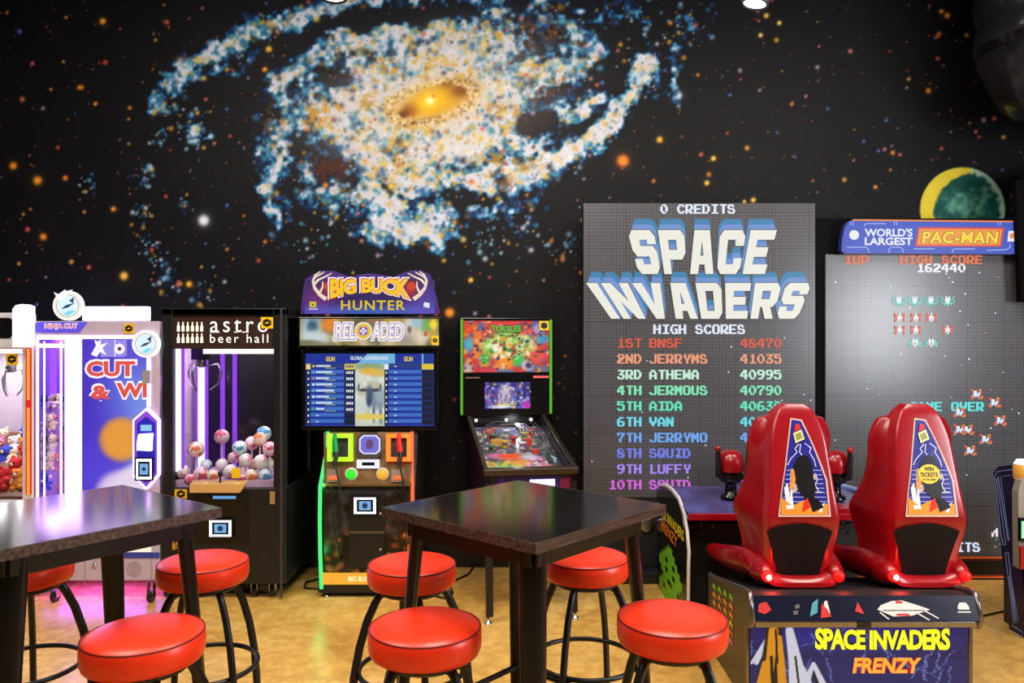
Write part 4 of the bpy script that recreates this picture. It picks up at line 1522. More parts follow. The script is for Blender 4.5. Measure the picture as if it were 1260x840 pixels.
def plush(loc, r, rz, col, label, group, i):
    """small stuffed animal: round body, head, ears, arms, feet in one mesh"""
    nm = 'plush_toy'
    o = thing(nm, label, 'plush toy', loc, rz, group, local=True)
    b = MB()
    b.ball((0, 0, r * .8), r * .8, sc=(1, .9, 1), n=12)
    for sx in (-1, 1):
        b.ball((sx * r * .75, -r * .2, r * .9), r * .32, n=8, sc=(1.2, .8, .8))
        b.ball((sx * r * .45, -r * .6, r * .25), r * .34, n=8)
    b.build('body', col, o)
    hd_ = MB()
    hd_.ball((0, -r * .1, r * 1.85), r * .68, n=12)
    for sx in (-1, 1):
        hd_.ball((sx * r * .5, -r * .05, r * 2.4), r * .26, n=8, sc=(1, .6, 1))
    hd_.build('head', col, o)
    f = MB()
    f.ball((0, -r * .68, r * 1.72), r * .27, n=8, sc=(1.1, .7, .8), mi=0)
    for sx in (-1, 1):
        f.ball((sx * r * .26, -r * .68, r * 2.0), r * .09, n=8, mi=1)
    f.ball((0, -r * .86, r * 1.78), r * .09, n=8, mi=1)
    f.build('face', [pl((232, 214, 190)), INK], o)
    o.rotation_euler = (random.uniform(-.5, .3), random.uniform(-.4, .4), rz)
    return o


PLUSHC = {'red': (206, 40, 44), 'orange': (232, 140, 50), 'brown': (150, 96, 60), 'blue': (50, 70, 190), 'cream': (232, 210, 180), 'pink': (232, 130, 160), 'yellow': (238, 196, 60), 'white': (232, 226, 232), 'purple': (150, 70, 200)}
FUR = {k: mat(k + '_fur', v, .85, bump=.4, bscale=160, var=.12) for k, v in PLUSHC.items()}
rgp = random.Random(21)
seq = ['orange', 'red', 'brown', 'yellow', 'blue', 'cream', 'red', 'orange', 'pink', 'brown', 'orange', 'red', 'cream', 'blue', 'brown', 'red', 'orange', 'white', 'pink', 'yellow', 'red', 'orange', 'brown', 'blue', 'cream', 'red']
hp = MB()
hp.prism([(ax0 + .05, YA + .05, .62), (ax0 + .05, YA + .05, .64), (ax0 + .05, 5.39, .98), (ax0 + .05, 5.39, .62)], (ax1 - ax0 - .1, 0, 0))
hp.build('prize_bed', pl((120, 70, 50)), A)
il = bpy.data.lights.new('cabinet_lamp', 'AREA')
il.size = .5
il.energy = 8
lo = bpy.data.objects.new('cabinet_lamp', il)
COL.objects.link(lo)
lo.location = (-3.4, YA + .25, 1.54)
k = 0
for r_ in range(5):
    for c_ in range(5):
        x = ax1 - .15 - c_ * .105 + rgp.uniform(-.02, .02) - (.05 if r_ % 2 else 0)
        y = YA + .13 + r_ * .115
        z = .65 + r_ * .058 + rgp.uniform(0, .02)
        c = seq[k % len(seq)]
        k += 1
        plush((x, y, z), .05 + rgp.uniform(0, .01), rgp.uniform(-.7, .7), FUR[c], c + ' plush toy in the heap inside the white crane machine with the red strip', c + ' plush toys of the white crane machine', k)

# ------------------------------------------------------------------ white and violet prize cutting machine
YB = 4.79
B = thing('prize_machine', 'brightly lit white and violet prize machine with poster front and round emblem lamps', 'prize machine', (-2.55, 5.05, 0))
bx0, bx1, bzt = XP(42.5, YB), XP(196, YB), ZP(395, YB)
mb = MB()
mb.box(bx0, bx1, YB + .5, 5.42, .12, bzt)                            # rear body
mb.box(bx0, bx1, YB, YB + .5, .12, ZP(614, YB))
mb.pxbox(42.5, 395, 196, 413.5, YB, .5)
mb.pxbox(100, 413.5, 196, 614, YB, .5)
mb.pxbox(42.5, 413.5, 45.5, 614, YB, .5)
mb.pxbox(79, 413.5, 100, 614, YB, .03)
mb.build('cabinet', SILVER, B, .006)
gl = MB()
gl.pxbox(46, 414, 79, 613, YB + .02, .006)
gl.build('side_pane', GLASS, B)
fr_ = MB()                                                         # glowing white borders
for x0, y0, x1, y1 in ((45.5, 413, 101, 417.5), (45, 417, 47, 613), (80, 417, 99.5, 648), (99, 413, 184, 416.5), (74, 420, 76, 613), (53.5, 420, 55, 613), (46, 423, 78, 427.5), (180.5, 440, 184.5, 500)):
    fr_.pxbox(x0, y0, x1, y1, YB - .006, .005)
fr_.build('light_frame', em((222, 176, 255), 7.0), B)
px_ = MB()
px_.box(bx0 + .02, XP(79, YB) + .05, YB + .34, YB + .36, .66, 1.64, 1)
px_.box(bx0 + .10, bx0 + .14, YB + .325, YB + .335, .7, 1.6, 0)
MB().box(bx0 + .012, bx0 + .02, YB + .03, YB + .34, .66, 1.64).build('side_mirror', mat('violet_mirror', (206, 184, 246), .04, 1.0), B)
px_.build('inner_panel', [em((190, 110, 255), 1.4), em((130, 90, 200), .55)], B)
il = bpy.data.lights.new('cabinet_lamp', 'AREA')
il.size = .3
il.energy = 9
il.color = (.85, .7, 1)
lo = bpy.data.objects.new('cabinet_lamp', il)
COL.objects.link(lo)
lo.location = (XP(60, YB + .2), YB + .2, ZP(417, YB))
# poster (the cartoon on it is left out)
img = canvas(240, 100, (78, 56, 200))
dabs(img, [(.1, .5, .35, .8, (70, 38, 190)), (.75, .3, .5, .35, (96, 110, 224)), (.4, .12, .6, .1, (86, 62, 206)), (.25, .85, .5, .25, (84, 66, 214)), (.95, .55, .3, .35, (128, 150, 232))], 1)
dabs(img, [(.60, .63, .34, .14, (236, 156, 60)), (.62, .98, .42, .16, (228, 206, 238)), (.85, .93, .34, .15, (234, 216, 242))], 5)
picture('poster', img, pxframe(101, 417, 180.5, 612, YB - .004), attr_mat('lit_poster', .95, .3), B)
pt = MB()
for s_, x0, y0, x1, y1, bd_ in (('CUT', 106.5, 444, 166.5, 463, .10), ('&', 112, 474, 136, 491, .10), ('WI', 143, 471, 181, 489, .10)):
    pt_w = {'CUT': 2.6, '&': 2.6, 'WI': 2.6}[s_]
    text(pt, s_, pxframe(x0 - pt_w, y0 - pt_w, x1 + pt_w, y1 + pt_w, YB - .0055), 0, .10)
    text(pt, s_, pxframe(x0, y0, x1, y1, YB - .007), 1, .045)
for pts in ([(112, 436), (118, 425), (116, 418), (121, 420), (124, 417), (124, 424), (133, 421), (126, 428), (131, 437), (123, 433), (119, 439)], [(122, 418), (156, 418), (156, 437), (152, 439), (124, 439)]):
    pt.pxpoly(pts[::-1], YB - .0052 if len(pts) > 6 else YB - .0048, 0 if len(pts) > 6 else 2)
pt.disc(147, 429, 6.5, YB - .0054, 0)
pt.disc(147, 429, 2.4, YB - .0062, 3)
pt.pxrect(141, 418, 142, 439, YB - .0054, 0)
pt.build('poster_lettering', [em((250, 240, 252), 1.05), em((228, 84, 72), 1.0), em((150, 140, 232), 1.0), em((80, 50, 110), 1.0)], B)
tg = MB()
tg.pxpoly([(43, 409), (98, 409), (108, 396), (46, 396), (43, 399)], YB - .004, 0)
text(tg, 'NINJA CUT', pxframe(54.5, 397.4, 95.5, 406, YB - .0052), 1, .10)
text(tg, 'NINJA CUT', pxframe(56, 398.6, 94, 404.8, YB - .0062), 2, .01)
tg.build('name_tag', [em((76, 64, 180), .9), em((246, 220, 240), 1.0), em((216, 60, 70), 1.0)], B)
sticker(B, 152, 398, 165, 410, YB - .006)
# top sign bar and round emblem lamps
tb = MB()
tb.pxbox(101, 377, 181, 394, YB + .05, .05)
tb.build('top_light_bar', em((216, 216, 255), 4.0), B, .004)


def emblem(xc, yc, r, Y, nm):
    d = MB()
    d.lathe(P(xc, yc, Y), [(r / FOC * Y, .03), (r / FOC * Y, 0), (r * .92 / FOC * Y, -.004), (0, -.004)], 32, axis='y')
    e = d.build(nm, em((246, 248, 255), 1.8), B)
    q = MB()
    q.disc(xc, yc, r * .9, Y - .006, 1, rin=r * .82)
    q.disc(xc, yc, r * .78, Y - .0062, 0, rin=r * .72)
    q.disc(xc, yc, r * .7, Y - .0058, 2)
    q.pxpoly([(xc - .45 * r, yc + .25 * r), (xc - .1 * r, yc - .05 * r), (xc + .5 * r, yc - .2 * r), (xc + .05 * r, yc + .12 * r)][::-1], Y - .007, 0)
    q.pxpoly([(xc + .1 * r, yc - .35 * r), (xc + .45 * r, yc - .6 * r), (xc + .4 * r, yc - .15 * r)][::-1], Y - .007, 0)
    q.pxpoly([(xc - .3 * r, yc + .62 * r), (xc + .1 * r, yc + .32 * r), (xc + .55 * r, yc + .35 * r), (xc + .1 * r, yc + .66 * r)][::-1], Y - .007, 3)
    q.build('emblem', [em((40, 60, 80), .6), em((236, 196, 120), 1.0), em((216, 238, 250), 1.1), em((90, 170, 200), .9)], e)


emblem(83, 376, 18, YB + .02, 'round_top_lamp')
emblem(179, 423, 16.5, YB - .03, 'round_front_lamp')
rb = MB()
rb.pxpoly([(68, 366), (78, 359), (90, 356), (84, 362), (74, 370)][::-1], YB + .012, 0)
rb.pxpoly([(66, 359), (72, 362), (80, 356), (84, 360), (78, 366), (70, 366)][::-1], YB + .010, 0)
rb.build('lamp_ribbon', em((244, 244, 250), 1.2), B)
# hexagonal control panel
hx = lambda k: [(180, 503 - k), (194.5 + k * .6, 517 - k * .3), (194.5 + k * .6, 584 + k * .3), (180, 601 + k), (164 - k * .6, 585 + k * .3), (164 - k * .6, 517 - k * .3)]
h = MB()
h.pxprism(hx(1.5)[::-1], YB - .03, .03)
hexo = h.build('control_panel', em((230, 190, 255), 2.4), B)
h = MB()
h.pxpoly(hx(-2)[::-1], YB - .032, 0)
h.pxpoly([(180, 512), (191, 521), (191, 581), (180, 594), (168.5, 582), (168.5, 521)][::-1], YB - .034, 1)
h.pxrect(173, 522.5, 186.5, 530, YB - .036, 2)
h.build('panel_print', [em((110, 60, 180), .8), em((34, 30, 150), .8), em((150, 206, 236), 1.0)], hexo)
h = MB()
h.pxprism([(168, 546), (170, 534), (187, 533), (186, 547), (186, 555), (168, 554)][::-1], YB - .055, .025)
h.build('bill_slot', em((226, 246, 246), .9), hexo, .004)
card_reader(B, 177, 577, 19, 25, YB - .04)
db = MB()
db.pxbox(175, 455, 184, 472, YB - .012, .01)
db.build('grey_plate', pl((150, 146, 140)), B)
lw = MB()
lw.pxpoly([(100, 679), (186, 679), (186, 630), (100, 630)], YB - .004, 0)
lw.pxpoly([(120, 668), (150, 676), (184, 660), (184, 640), (150, 652)], YB - .005, 1)
lw.build('lower_window', [em((250, 236, 214), 1.1), em((250, 196, 110), 1.0)], B)
bs = MB()
bs.pxbox(43, 679.5, 196, 686.5, YB - .004, .004)
bs.build('blue_stripe', pl((50, 66, 160)), B)
lk = MB()
lk.lathe(P(117, 695, YB - .002), [(.013, 0), (.013, -.008), (.006, -.012), (0, -.012)], 14, axis='y')
lk.build('lock', CHROME, B)
sk = MB()
for r in (3, 6, 9):
    sk.disc(165, 700, r, YB - .003, 0, rin=r - .8)
for x in (104, 142, 186):
    sk.pxrect(x, 687, x + .7, 718, YB - .003, 0)
sk.build('speaker_holes', pl((140, 132, 136)), B)


def caster(px, Y, parent):
    x = XP(px, Y)
    m_ = MB()
    m_.tube([(x - .014, Y, .035), (x + .014, Y, .035)], .035, 16)
    m_.build('caster', [BLACK], parent)
    m_ = MB()
    m_.box(x - .02, x - .016, Y - .02, Y + .02, .03, .12).box(x + .016, x + .02, Y - .02, Y + .02, .03, .12).lathe((x, Y, .035), [(.012, -.02), (.012, .02)], 10)
    m_.build('caster_fork', CHROME, parent)


caster(186, 4.76, B)
caster(68, 4.76, B)
ug = MB()
ug.box(bx0 + .05, bx1 - .05, YB + .06, YB + .08, .105, .12)
ug.build('underglow_strip', em((190, 60, 255), 6.0), B)
ul = bpy.data.lights.new('underglow', 'AREA')
ul.shape = 'RECTANGLE'
ul.size, ul.size_y = .7, .3
ul.energy = 3.5
ul.color = (.36, .07, 1)
lo = bpy.data.objects.new('underglow', ul)
COL.objects.link(lo)
lo.location = ((bx0 + bx1) / 2, YB + .12, .104)
# prizes seen through the left pane
rgq = random.Random(9)
bp = MB()
bp.prism([(bx0 + .02, YB + .05, .62), (bx0 + .02, YB + .05, .66), (bx0 + .02, YB + .15, 1.22), (bx0 + .02, YB + .15, .62)], (XP(79, YB) - bx0 - .03, 0, 0))
bp.build('prize_bed', pl((150, 110, 200)), B)
cols = ['blue', 'pink', 'white', 'purple', 'cream']
k = 0
for r_ in range(9):
    for c_ in range(2):
        c = cols[(k + k // 5) % 5]
        k += 1
        plush((XP(51.5, YB) + c_ * .08 + rgq.uniform(-.006, .006), YB + .085 + r_ * .010, .68 + r_ * .062), .042, rgq.uniform(-.6, .6), FUR[c], c + ' plush toy behind the narrow side pane of the violet prize machine', c + ' plush toys of the violet prize machine', k)


# ------------------------------------------------------------------ black crane machine with lollipops
YC = 4.79
C_ = thing('crane_machine', 'black crane machine with round lollipops and a bottle emblem on its header', 'crane machine', (-1.8, 5.1, 0))
cx0, cx1, czt = XP(199, YC), XP(352, YC), ZP(379, YC)
YCB = 5.40
mb = MB()
mb.pxbox(199, 379, 212, 600, YC, .05)                              # front frame
mb.pxbox(336.5, 379, 352, 600, YC, .05)
mb.pxbox(212, 379, 336.5, 388, YC, .05)
mb.box(cx0, cx1, YC, YCB, ZP(388, YC) - .0, czt)
mb.box(cx0, cx1, YC, YCB, .10, ZP(601, YC))
mb.box(cx0, cx0 + .03, YCB - .04, YCB, .7, czt)
mb.box(cx1 - .03, cx1, YCB - .04, YCB, .7, czt)
mb.build('cabinet', BLACK, C_, .005)
ct = MB()
ct.pxbox(344.5, 380, 347.5, 736, YC - .004, .004)
ct.build('corner_trim', mat('grey_corner_trim', (70, 68, 76), .35, .4), C_)
bk = MB()
bk.box(cx0 + .03, cx1 - .03, YCB - .03, YCB - .01, .7, 1.77)
bk.build('mirror_back', mat('smoky_mirror', (44, 42, 46), .16, .35), C_)
hd = MB()
hd.pxbox(212, 388, 336.5, 429, YC + .012, .01)
hdo = hd.build('header_panel', mat('dark_brown_header', (52, 36, 32), .3, var=.2), C_)
ht = MB()


def courier(mb, s, frame, mi):
    text(mb, s, frame, mi, -.004, 0, 1.3)


ht2 = pxframe
courier(ht, 'astro', pxframe(258.5, 393, 330, 408.5, YC + .010), 0)
courier(ht, 'beer hall', pxframe(258.5, 411, 330, 421.5, YC + .010), 0)
for x0, y0, x1 in ((258.5, 408, 270), (288, 408, 292), (298, 408, 306)):
    ht.pxrect(x0, y0, x1, y0 + .9, YC + .0098, 0)
for r_ in range(2):
    for c_ in range(6):
        x, y = 219.5 + c_ * 5.75, 396 + r_ * 14
        ht.pxpoly([(x - 1.7, y + 11.6), (x + 1.7, y + 11.6), (x + 1.7, y + 5.4), (x + .75, y + 3.4), (x + .7, y), (x - .7, y), (x - .75, y + 3.4), (x - 1.7, y + 5.4)], YC + .0098, 1 if c_ else 0)
ht.build('header_lettering', [em((244, 238, 230), .9), em((244, 228, 196), .9)], hdo)
sticker(C_, 321, 390, 336, 404, YC - .002)
sticker(C_, 215, 602, 230, 613, YC - .004)
pn = MB()
pn.pxbox(212, 429, 336.5, 590, YC + .02, .005)
pn.build('front_pane', GLASS, C_)
pn = MB()
pn.box(cx1 - .008, cx1 - .003, YC + .06, YCB - .05, ZP(600, YC), czt - .06)
pn.build('side_pane', GLASS, C_)
lt = MB()
lt.pxbox(250, 429.5, 336, 435, YC + .06, .02)
lt.build('top_light', em((250, 246, 220), 2.5), C_)
for i, (x, yy, s_) in enumerate(((219, 4.86, 6.5), (247.5, 5.26, 7.5), (273, 5.34, 2.4), (288, 5.34, 2.4))):
    q = MB()
    z0, z1 = ZP(580, yy), ZP(428 if i != 1 else 436, yy)
    q.box(XP(x - s_, yy), XP(x + s_, yy), yy + .006, yy + .02, z0, z1, 1)
    if i < 2:
        q.box(XP(x - s_ * .55, yy), XP(x + s_ * .55, yy), yy, yy + .006, z0, z1, 0)
    q.build('light_bar', [em((240, 220, 255), 1.6), em((150, 70, 236), 1.0)], C_)
claw(C_, XP(247, 5.02), 5.02, 1.73, 1.46, .13)
mo = MB()
mo.box(XP(238, 5.02), XP(262, 5.02), 4.98, 5.08, 1.50, 1.59)
mo.box(cx0 + .04, cx1 - .04, 5.0, 5.02, 1.69, 1.71)
mo.build('claw_carriage', mat('dark_steel', (70, 60, 84), .3, .8), C_, .004)
co = MB()
co.prism([P(x, y, YC - .002) for x, y in ((239, 601), (239, 591), (306, 591), (300, 601))], (0, -.07, -.012))
co.build('control_shelf', mat('tan_shelf', (206, 160, 96), .4), C_, .003)
js = MB()
jx, jy, jz = P(271, 597, YC - .04)
js.lathe((jx, jy, jz), [(.022, -.01), (.02, .004), (.006, .006), (.006, .05), (.013, .058), (.013, .085), (0, .095)], 16)
js.build('joystick', BLACKG, C_)
bt = MB()
for x in (253, 292):
    bt.lathe(P(x, 596, YC - .045), [(.016, 0), (.014, .01), (0, .012)], 14)
bt.build('buttons', pl((226, 206, 150)), C_)
nt_ = MB()
nt_.pxbox(285, 576, 296, 588, YC + .012, .004)
nt_.build('yellow_notice', YEL, C_)
dr = MB()
dr.pxbox(240, 606, 305, 668, YC - .006, .006)
dr.pxbox(243, 609, 302, 618, YC - .010, .004)
dr.build('coin_door', BLACKG, C_, .003)
dl = MB()
dl.pxbox(262, 610, 290, 613.5, YC - .012, .003)
dl.build('blue_light', em((90, 150, 220), .9), C_)
card_reader(C_, 271, 650, 27, 20, YC - .03)
pc = MB()
pc.pxbox(212, 645, 236, 676, YC - .004, .003, 0)
text(pc, 'PRIZE', pxframe(214, 663, 235, 669.5, YC - .0055), 1, .04)
text(pc, 'DOOR', pxframe(216, 670.5, 234, 676, YC - .0055), 1, .04)
pc.build('prize_plate', [pl((206, 140, 46)), INK], C_)
vp = MB()
vp.pxbox(332, 604.5, 338, 620, YC - .006, .006)
vp.build('side_latch', pl((150, 120, 80)), C_)
for px_ in (207, 314, 336):
    caster(px_, 4.86, C_)
hp = MB()
hp.box(cx0 + .06, cx1 - .012, YC + .06, YCB - .04, .69, .74)
hp.build('prize_bed', mat('pale_prize_bed', (206, 170, 206), .5), C_)
ch = MB()
for (x0, x1, y_, z0, z1) in ((XP(226, 4.98), XP(290, 4.98), 4.98, .74, 1.02),):
    ch.box(x0, x1, y_, y_ + .005, z0, z1)
    ch.box(x0, x0 + .005, y_ - .12, y_, z0, z1)
ch.build('chute_pane', GLASS, C_)
il = bpy.data.lights.new('cabinet_lamp', 'AREA')
il.shape = 'RECTANGLE'
il.size, il.size_y = .6, .4
il.energy = 9
il.color = (1, .86, .95)
lo = bpy.data.objects.new('cabinet_lamp', il)
COL.objects.link(lo)
lo.location = ((cx0 + cx1) / 2, YC + .3, ZP(389, YC) - .03)
dlx = bpy.data.lights.new('violet_lamp', 'POINT')
dlx.energy = 1.0
dlx.color = (.7, .2, 1)
dlx.shadow_soft_size = .05
lo = bpy.data.objects.new('violet_lamp', dlx)
COL.objects.link(lo)
lo.location = (XP(232, 5.1), 5.08, 1.35)


def candy_mat(nm, a, b):
    m = mat(nm, a, .35)
    nt = m.node_tree
    tc = nt.nodes.new('ShaderNodeTexCoord')
    v = nt.nodes.new('ShaderNodeTexNoise')
    v.inputs['Scale'].default_value = 18
    r = nt.nodes.new('ShaderNodeValToRGB')
    r.color_ramp.interpolation = 'CONSTANT'
    r.color_ramp.elements[0].color = (*lin(a), 1)
    r.color_ramp.elements[1].position = .54
    r.color_ramp.elements[1].color = (*lin(b), 1)
    nt.links.new(tc.outputs['Object'], v.inputs['Vector'])
    nt.links.new(v.outputs['Fac'], r.inputs['Fac'])
    nt.links.new(r.outputs['Color'], nt.nodes['Principled BSDF'].inputs['Base Color'])
    return m


CANDY = {'pink': candy_mat('pink_wrapper', (244, 206, 220), (216, 80, 110)), 'blue': candy_mat('blue_wrapper', (226, 240, 250), (70, 150, 206)), 'orange': candy_mat('orange_wrapper', (246, 220, 200), (226, 120, 70)), 'white': candy_mat('white_wrapper', (244, 236, 240), (226, 140, 170))}
lol = [(241, 553, 10, 'orange', 4.98, 'separate upright'), (273, 537, 9, 'pink', 5.05, 'tall central'), (295, 551, 9, 'blue', 4.95, 'front blue dotted'), (310, 545, 8.5, 'pink', 5.05, 'pink'), (320, 540, 8.5, 'orange', 5.0, 'orange dotted'), (325, 533, 9, 'blue', 5.15, 'rearmost blue'),
       (332, 552, 9, 'pink', 4.97, 'glass side pink'), (302, 566, 8.5, 'white', 4.93, 'white wrapped'), (321, 568, 9, 'white', 4.92, 'lower white'), (247, 583, 9, 'pink', 4.9, 'low front pink'), (284, 580, 9, 'white', 4.9, 'low front white'), (326, 584, 8, 'blue', 4.9, 'low blue'), (262, 585, 7.5, 'orange', 4.9, 'small low'), (225, 580, 8.5, 'white', 4.9, 'cornermost'), (309, 585, 8, 'orange', 4.89, 'low orange'), (234, 590, 7, 'pink', 4.87, 'small cornerside pink'), (273, 571, 7.5, 'white', 4.99, 'half buried white'), (312, 572, 7, 'orange', 4.98, 'half buried orange'), (254, 572, 7, 'blue', 5.0, 'half buried blue'), (298, 590, 6.5, 'pink', 4.87, 'small pink'), (330, 570, 7.5, 'orange', 5.0, 'glass side orange'), (287, 563, 7, 'pink', 5.05, 'middle pink')]
for (x, y, r, c, Y, w_) in lol:
    p = P(x, y, Y)
    rr_ = r / FOC * Y
    zb = .742
    t = thing('lollipop', '%s round lollipop, the %s one inside the black crane machine' % (c, w_), 'lollipop', (p[0], p[1], zb), group='round lollipops in the black crane machine')
    MB().ball(p, rr_, n=18).build('candy', CANDY[c], t)
    if p[2] - rr_ > zb + .01:
        MB().cyl((p[0], p[1], zb), (p[0], p[1], p[2] - rr_ * .9), .006, n=8).build('stick', pl((236, 216, 226)), t)

# ------------------------------------------------------------------ hunting game cabinet
YM2 = 4.95
D = thing('hunting_cabinet', 'twin gun hunting video game with antler title marquee and blue score screen', 'arcade game', (-.91, 5.0, 0))
mq = [(370, 386), (371, 372), (374, 350), (376, 343), (384, 338), (396, 333), (410, 333), (424, 338), (432, 341), (440, 338), (455, 336), (470, 338), (484, 341), (494, 336), (506, 332.5), (520, 333), (530, 338), (533, 350), (537, 364), (540, 378), (540, 386)]
mb = MB()
mb.pxprism(mq[::-1], YM2, .06, 0, 1)
mo_ = mb.build('marquee', [BLACKG, em((50, 30, 88), .85)], D)
img = canvas(60, 170, (56, 32, 98))
rng = np.random.default_rng(8)
dabs(img, [(.5, .35, .4, .4, (44, 26, 96)), (.08, .6, .12, .4, (110, 40, 120)), (.92, .6, .12, .4, (84, 60, 160)), (.12, .9, .3, .2, (96, 80, 190)), (.88, .88, .3, .2, (100, 84, 196)), (.5, .9, .3, .14, (60, 96, 190)), (.2, .35, .06, .2, (190, 40, 40)), (.8, .35, .06, .2, (190, 40, 40)), (.75, .08, .12, .1, (120, 24, 30))], 1.2)
fa = MB()
# backing art as a grid cut to the sign's outline is not needed: it sits inside the outline
pic = picture('marquee_art', img[6:58], pxframe(375, 344, 535, 386, YM2 - .002), attr_mat('marquee_print', .85, .3), mo_)
for sx in (-1, 1):
    an = MB()
    X = lambda dx: 455 + sx * dx

    def tine(pts, r0, r1):
        n_ = len(pts)
        an.tube([P(X(a), b, YM2 - .008) for a, b in pts], [(r0 + (r1 - r0) * i / (n_ - 1)) / FOC * YM2 for i in range(n_)], 8, 0)
    tine([(54, 368), (62, 362), (68, 354), (70, 346), (67, 338), (61, 334)], 2.6, .7)
    tine([(69, 350), (63, 344), (54, 340), (47, 336)], 1.8, .6)
    tine([(70, 344), (66, 340), (58, 336), (56, 334)], 1.5, .5)
    tine([(62, 361), (58, 353), (58, 346)], 1.6, .6)
    an.disc(X(51), 352, 5.5, YM2 - .0035, 1)
    an.build('antler', [em((236, 214, 190), 1.0), em((206, 60, 40), 1.0)], mo_)
bt = MB()
arc = lambda u, v: (u, 1 - (1 - v) * (.72 + .32 * (2 * u - 1) ** 2))
for d_, mi, g in ((.006, 2, 2.4), (.0075, 1, 1.2), (.009, 0, 0)):
    text(bt, 'BIG BUCK', pxframe(406 - g, 343 - g, 504 + g, 367 + g, YM2 - d_), mi, .05 + .03 * mi, 0, .95, arc)
bt.build('title_lettering', [em((248, 196, 40), 1.0), em((140, 24, 30), .8), em((214, 210, 226), .95)], mo_)
bt = MB()
text(bt, 'HUNTER', pxframe(419.5, 369.5, 498.5, 381.5, YM2 - .006), 3, .02, 0, 1.15)
MQM = [em((248, 196, 40), 1.0), em((140, 24, 30), .8), em((214, 210, 226), .95), em((214, 190, 40), 1.0), em((226, 226, 232), 1.0), INK]
bt.build('subtitle_lettering', MQM, mo_)
bt = MB()
bt.pxrect(381, 371, 389, 378, YM2 - .004, 3)
bt.pxpoly([(383, 373), (385, 377), (387, 373), (385, 374.5)], YM2 - .005, 5)
bt.pxrect(380, 379.5, 391, 380.6, YM2 - .004, 4)
bt.build('yellow_badge', MQM, mo_)
bt = MB()
bt.pxpoly([(521, 377), (528, 379), (529, 373), (522, 371.5)], YM2 - .004, 4)
bt.build('white_badge', MQM, mo_)
rb = MB()
rb.pxbox(367, 390, 542, 427.5, YM2 - .03, .09)
rbo = rb.build('title_bar', BLACKG, D, .003)
img = canvas(44, 200, (150, 128, 76))
speckle(img, 160, [(190, 160, 60), (120, 120, 90), (206, 190, 150), (150, 110, 70), (90, 84, 60)], 4, 12, rng)
dabs(img, [(.08, .3, .075, .5, (150, 190, 206)), (.09, .3, .04, .3, (60, 84, 104)), (.1, .7, .1, .3, (196, 210, 214)), (.21, .2, .06, .3, (226, 130, 50)), (.05, .9, .12, .14, (120, 116, 84)), (.78, .35, .045, .5, (206, 200, 192)), (.785, .4, .016, .14, (120, 100, 84)), (.76, .85, .06, .3, (160, 150, 136)), (.87, .6, .05, .4, (216, 206, 190)), (.9, .25, .04, .3, (120, 170, 90)), (.84, .15, .04, .2, (150, 190, 210)), (.955, .2, .03, .22, (240, 220, 50)), (.9, .55, .014, .1, (210, 70, 60))], 1.8)
picture('title_bar_art', img, pxframe(369, 392, 540, 425, YM2 - .033), BACKLIT, rbo)
tl = MB()
for d_, mi, g, bb in ((.035, 1, 2.6, .12), (.0365, 2, .8, .07), (.038, 0, 0, .03)):
    text(tl, 'REL', pxframe(412 - g, 398 - g, 437 + g, 417 + g, YM2 - d_), mi, bb, .12)
    text(tl, 'ADED', pxframe(458 - g, 398 - g, 495 + g, 417 + g, YM2 - d_), mi, bb, .12)
tl.disc(447, 407, 11, YM2 - .0355, 1)
tl.disc(447, 407, 9.5, YM2 - .0385, 3)
tl.disc(447, 407, 6, YM2 - .0395, 2)
for k in range(4):
    a = k * PI / 2
    c, s_ = math.cos(a), math.sin(a)
    tl.pxpoly([(447 + c * 5 - s_ * 1.3, 407 + s_ * 5 + c * 1.3), (447 + c * 5 + s_ * 1.3, 407 + s_ * 5 - c * 1.3), (447 + c * 11.5 + s_ * .8, 407 + s_ * 11.5 - c * .8), (447 + c * 11.5 - s_ * .8, 407 + s_ * 11.5 + c * .8)], YM2 - .0405, 3)
    tl.pxpoly([(447 + c * 1 - s_ * 1, 407 + s_ * 1 + c * 1), (447 + c * 1 + s_ * 1, 407 + s_ * 1 - c * 1), (447 + c * 4 + s_ * 1.6, 407 + s_ * 4 - c * 1.6), (447 + c * 4 - s_ * 1.6, 407 + s_ * 4 + c * 1.6)], YM2 - .0405, 0)
tl.build('title_lettering', [em((244, 238, 226), 1.0), em((240, 240, 250), 1.0), em((90, 70, 140), .9), em((232, 190, 60), 1.0)], rbo)
sticker(rbo, 531, 413, 539.5, 424, YM2 - .0345)
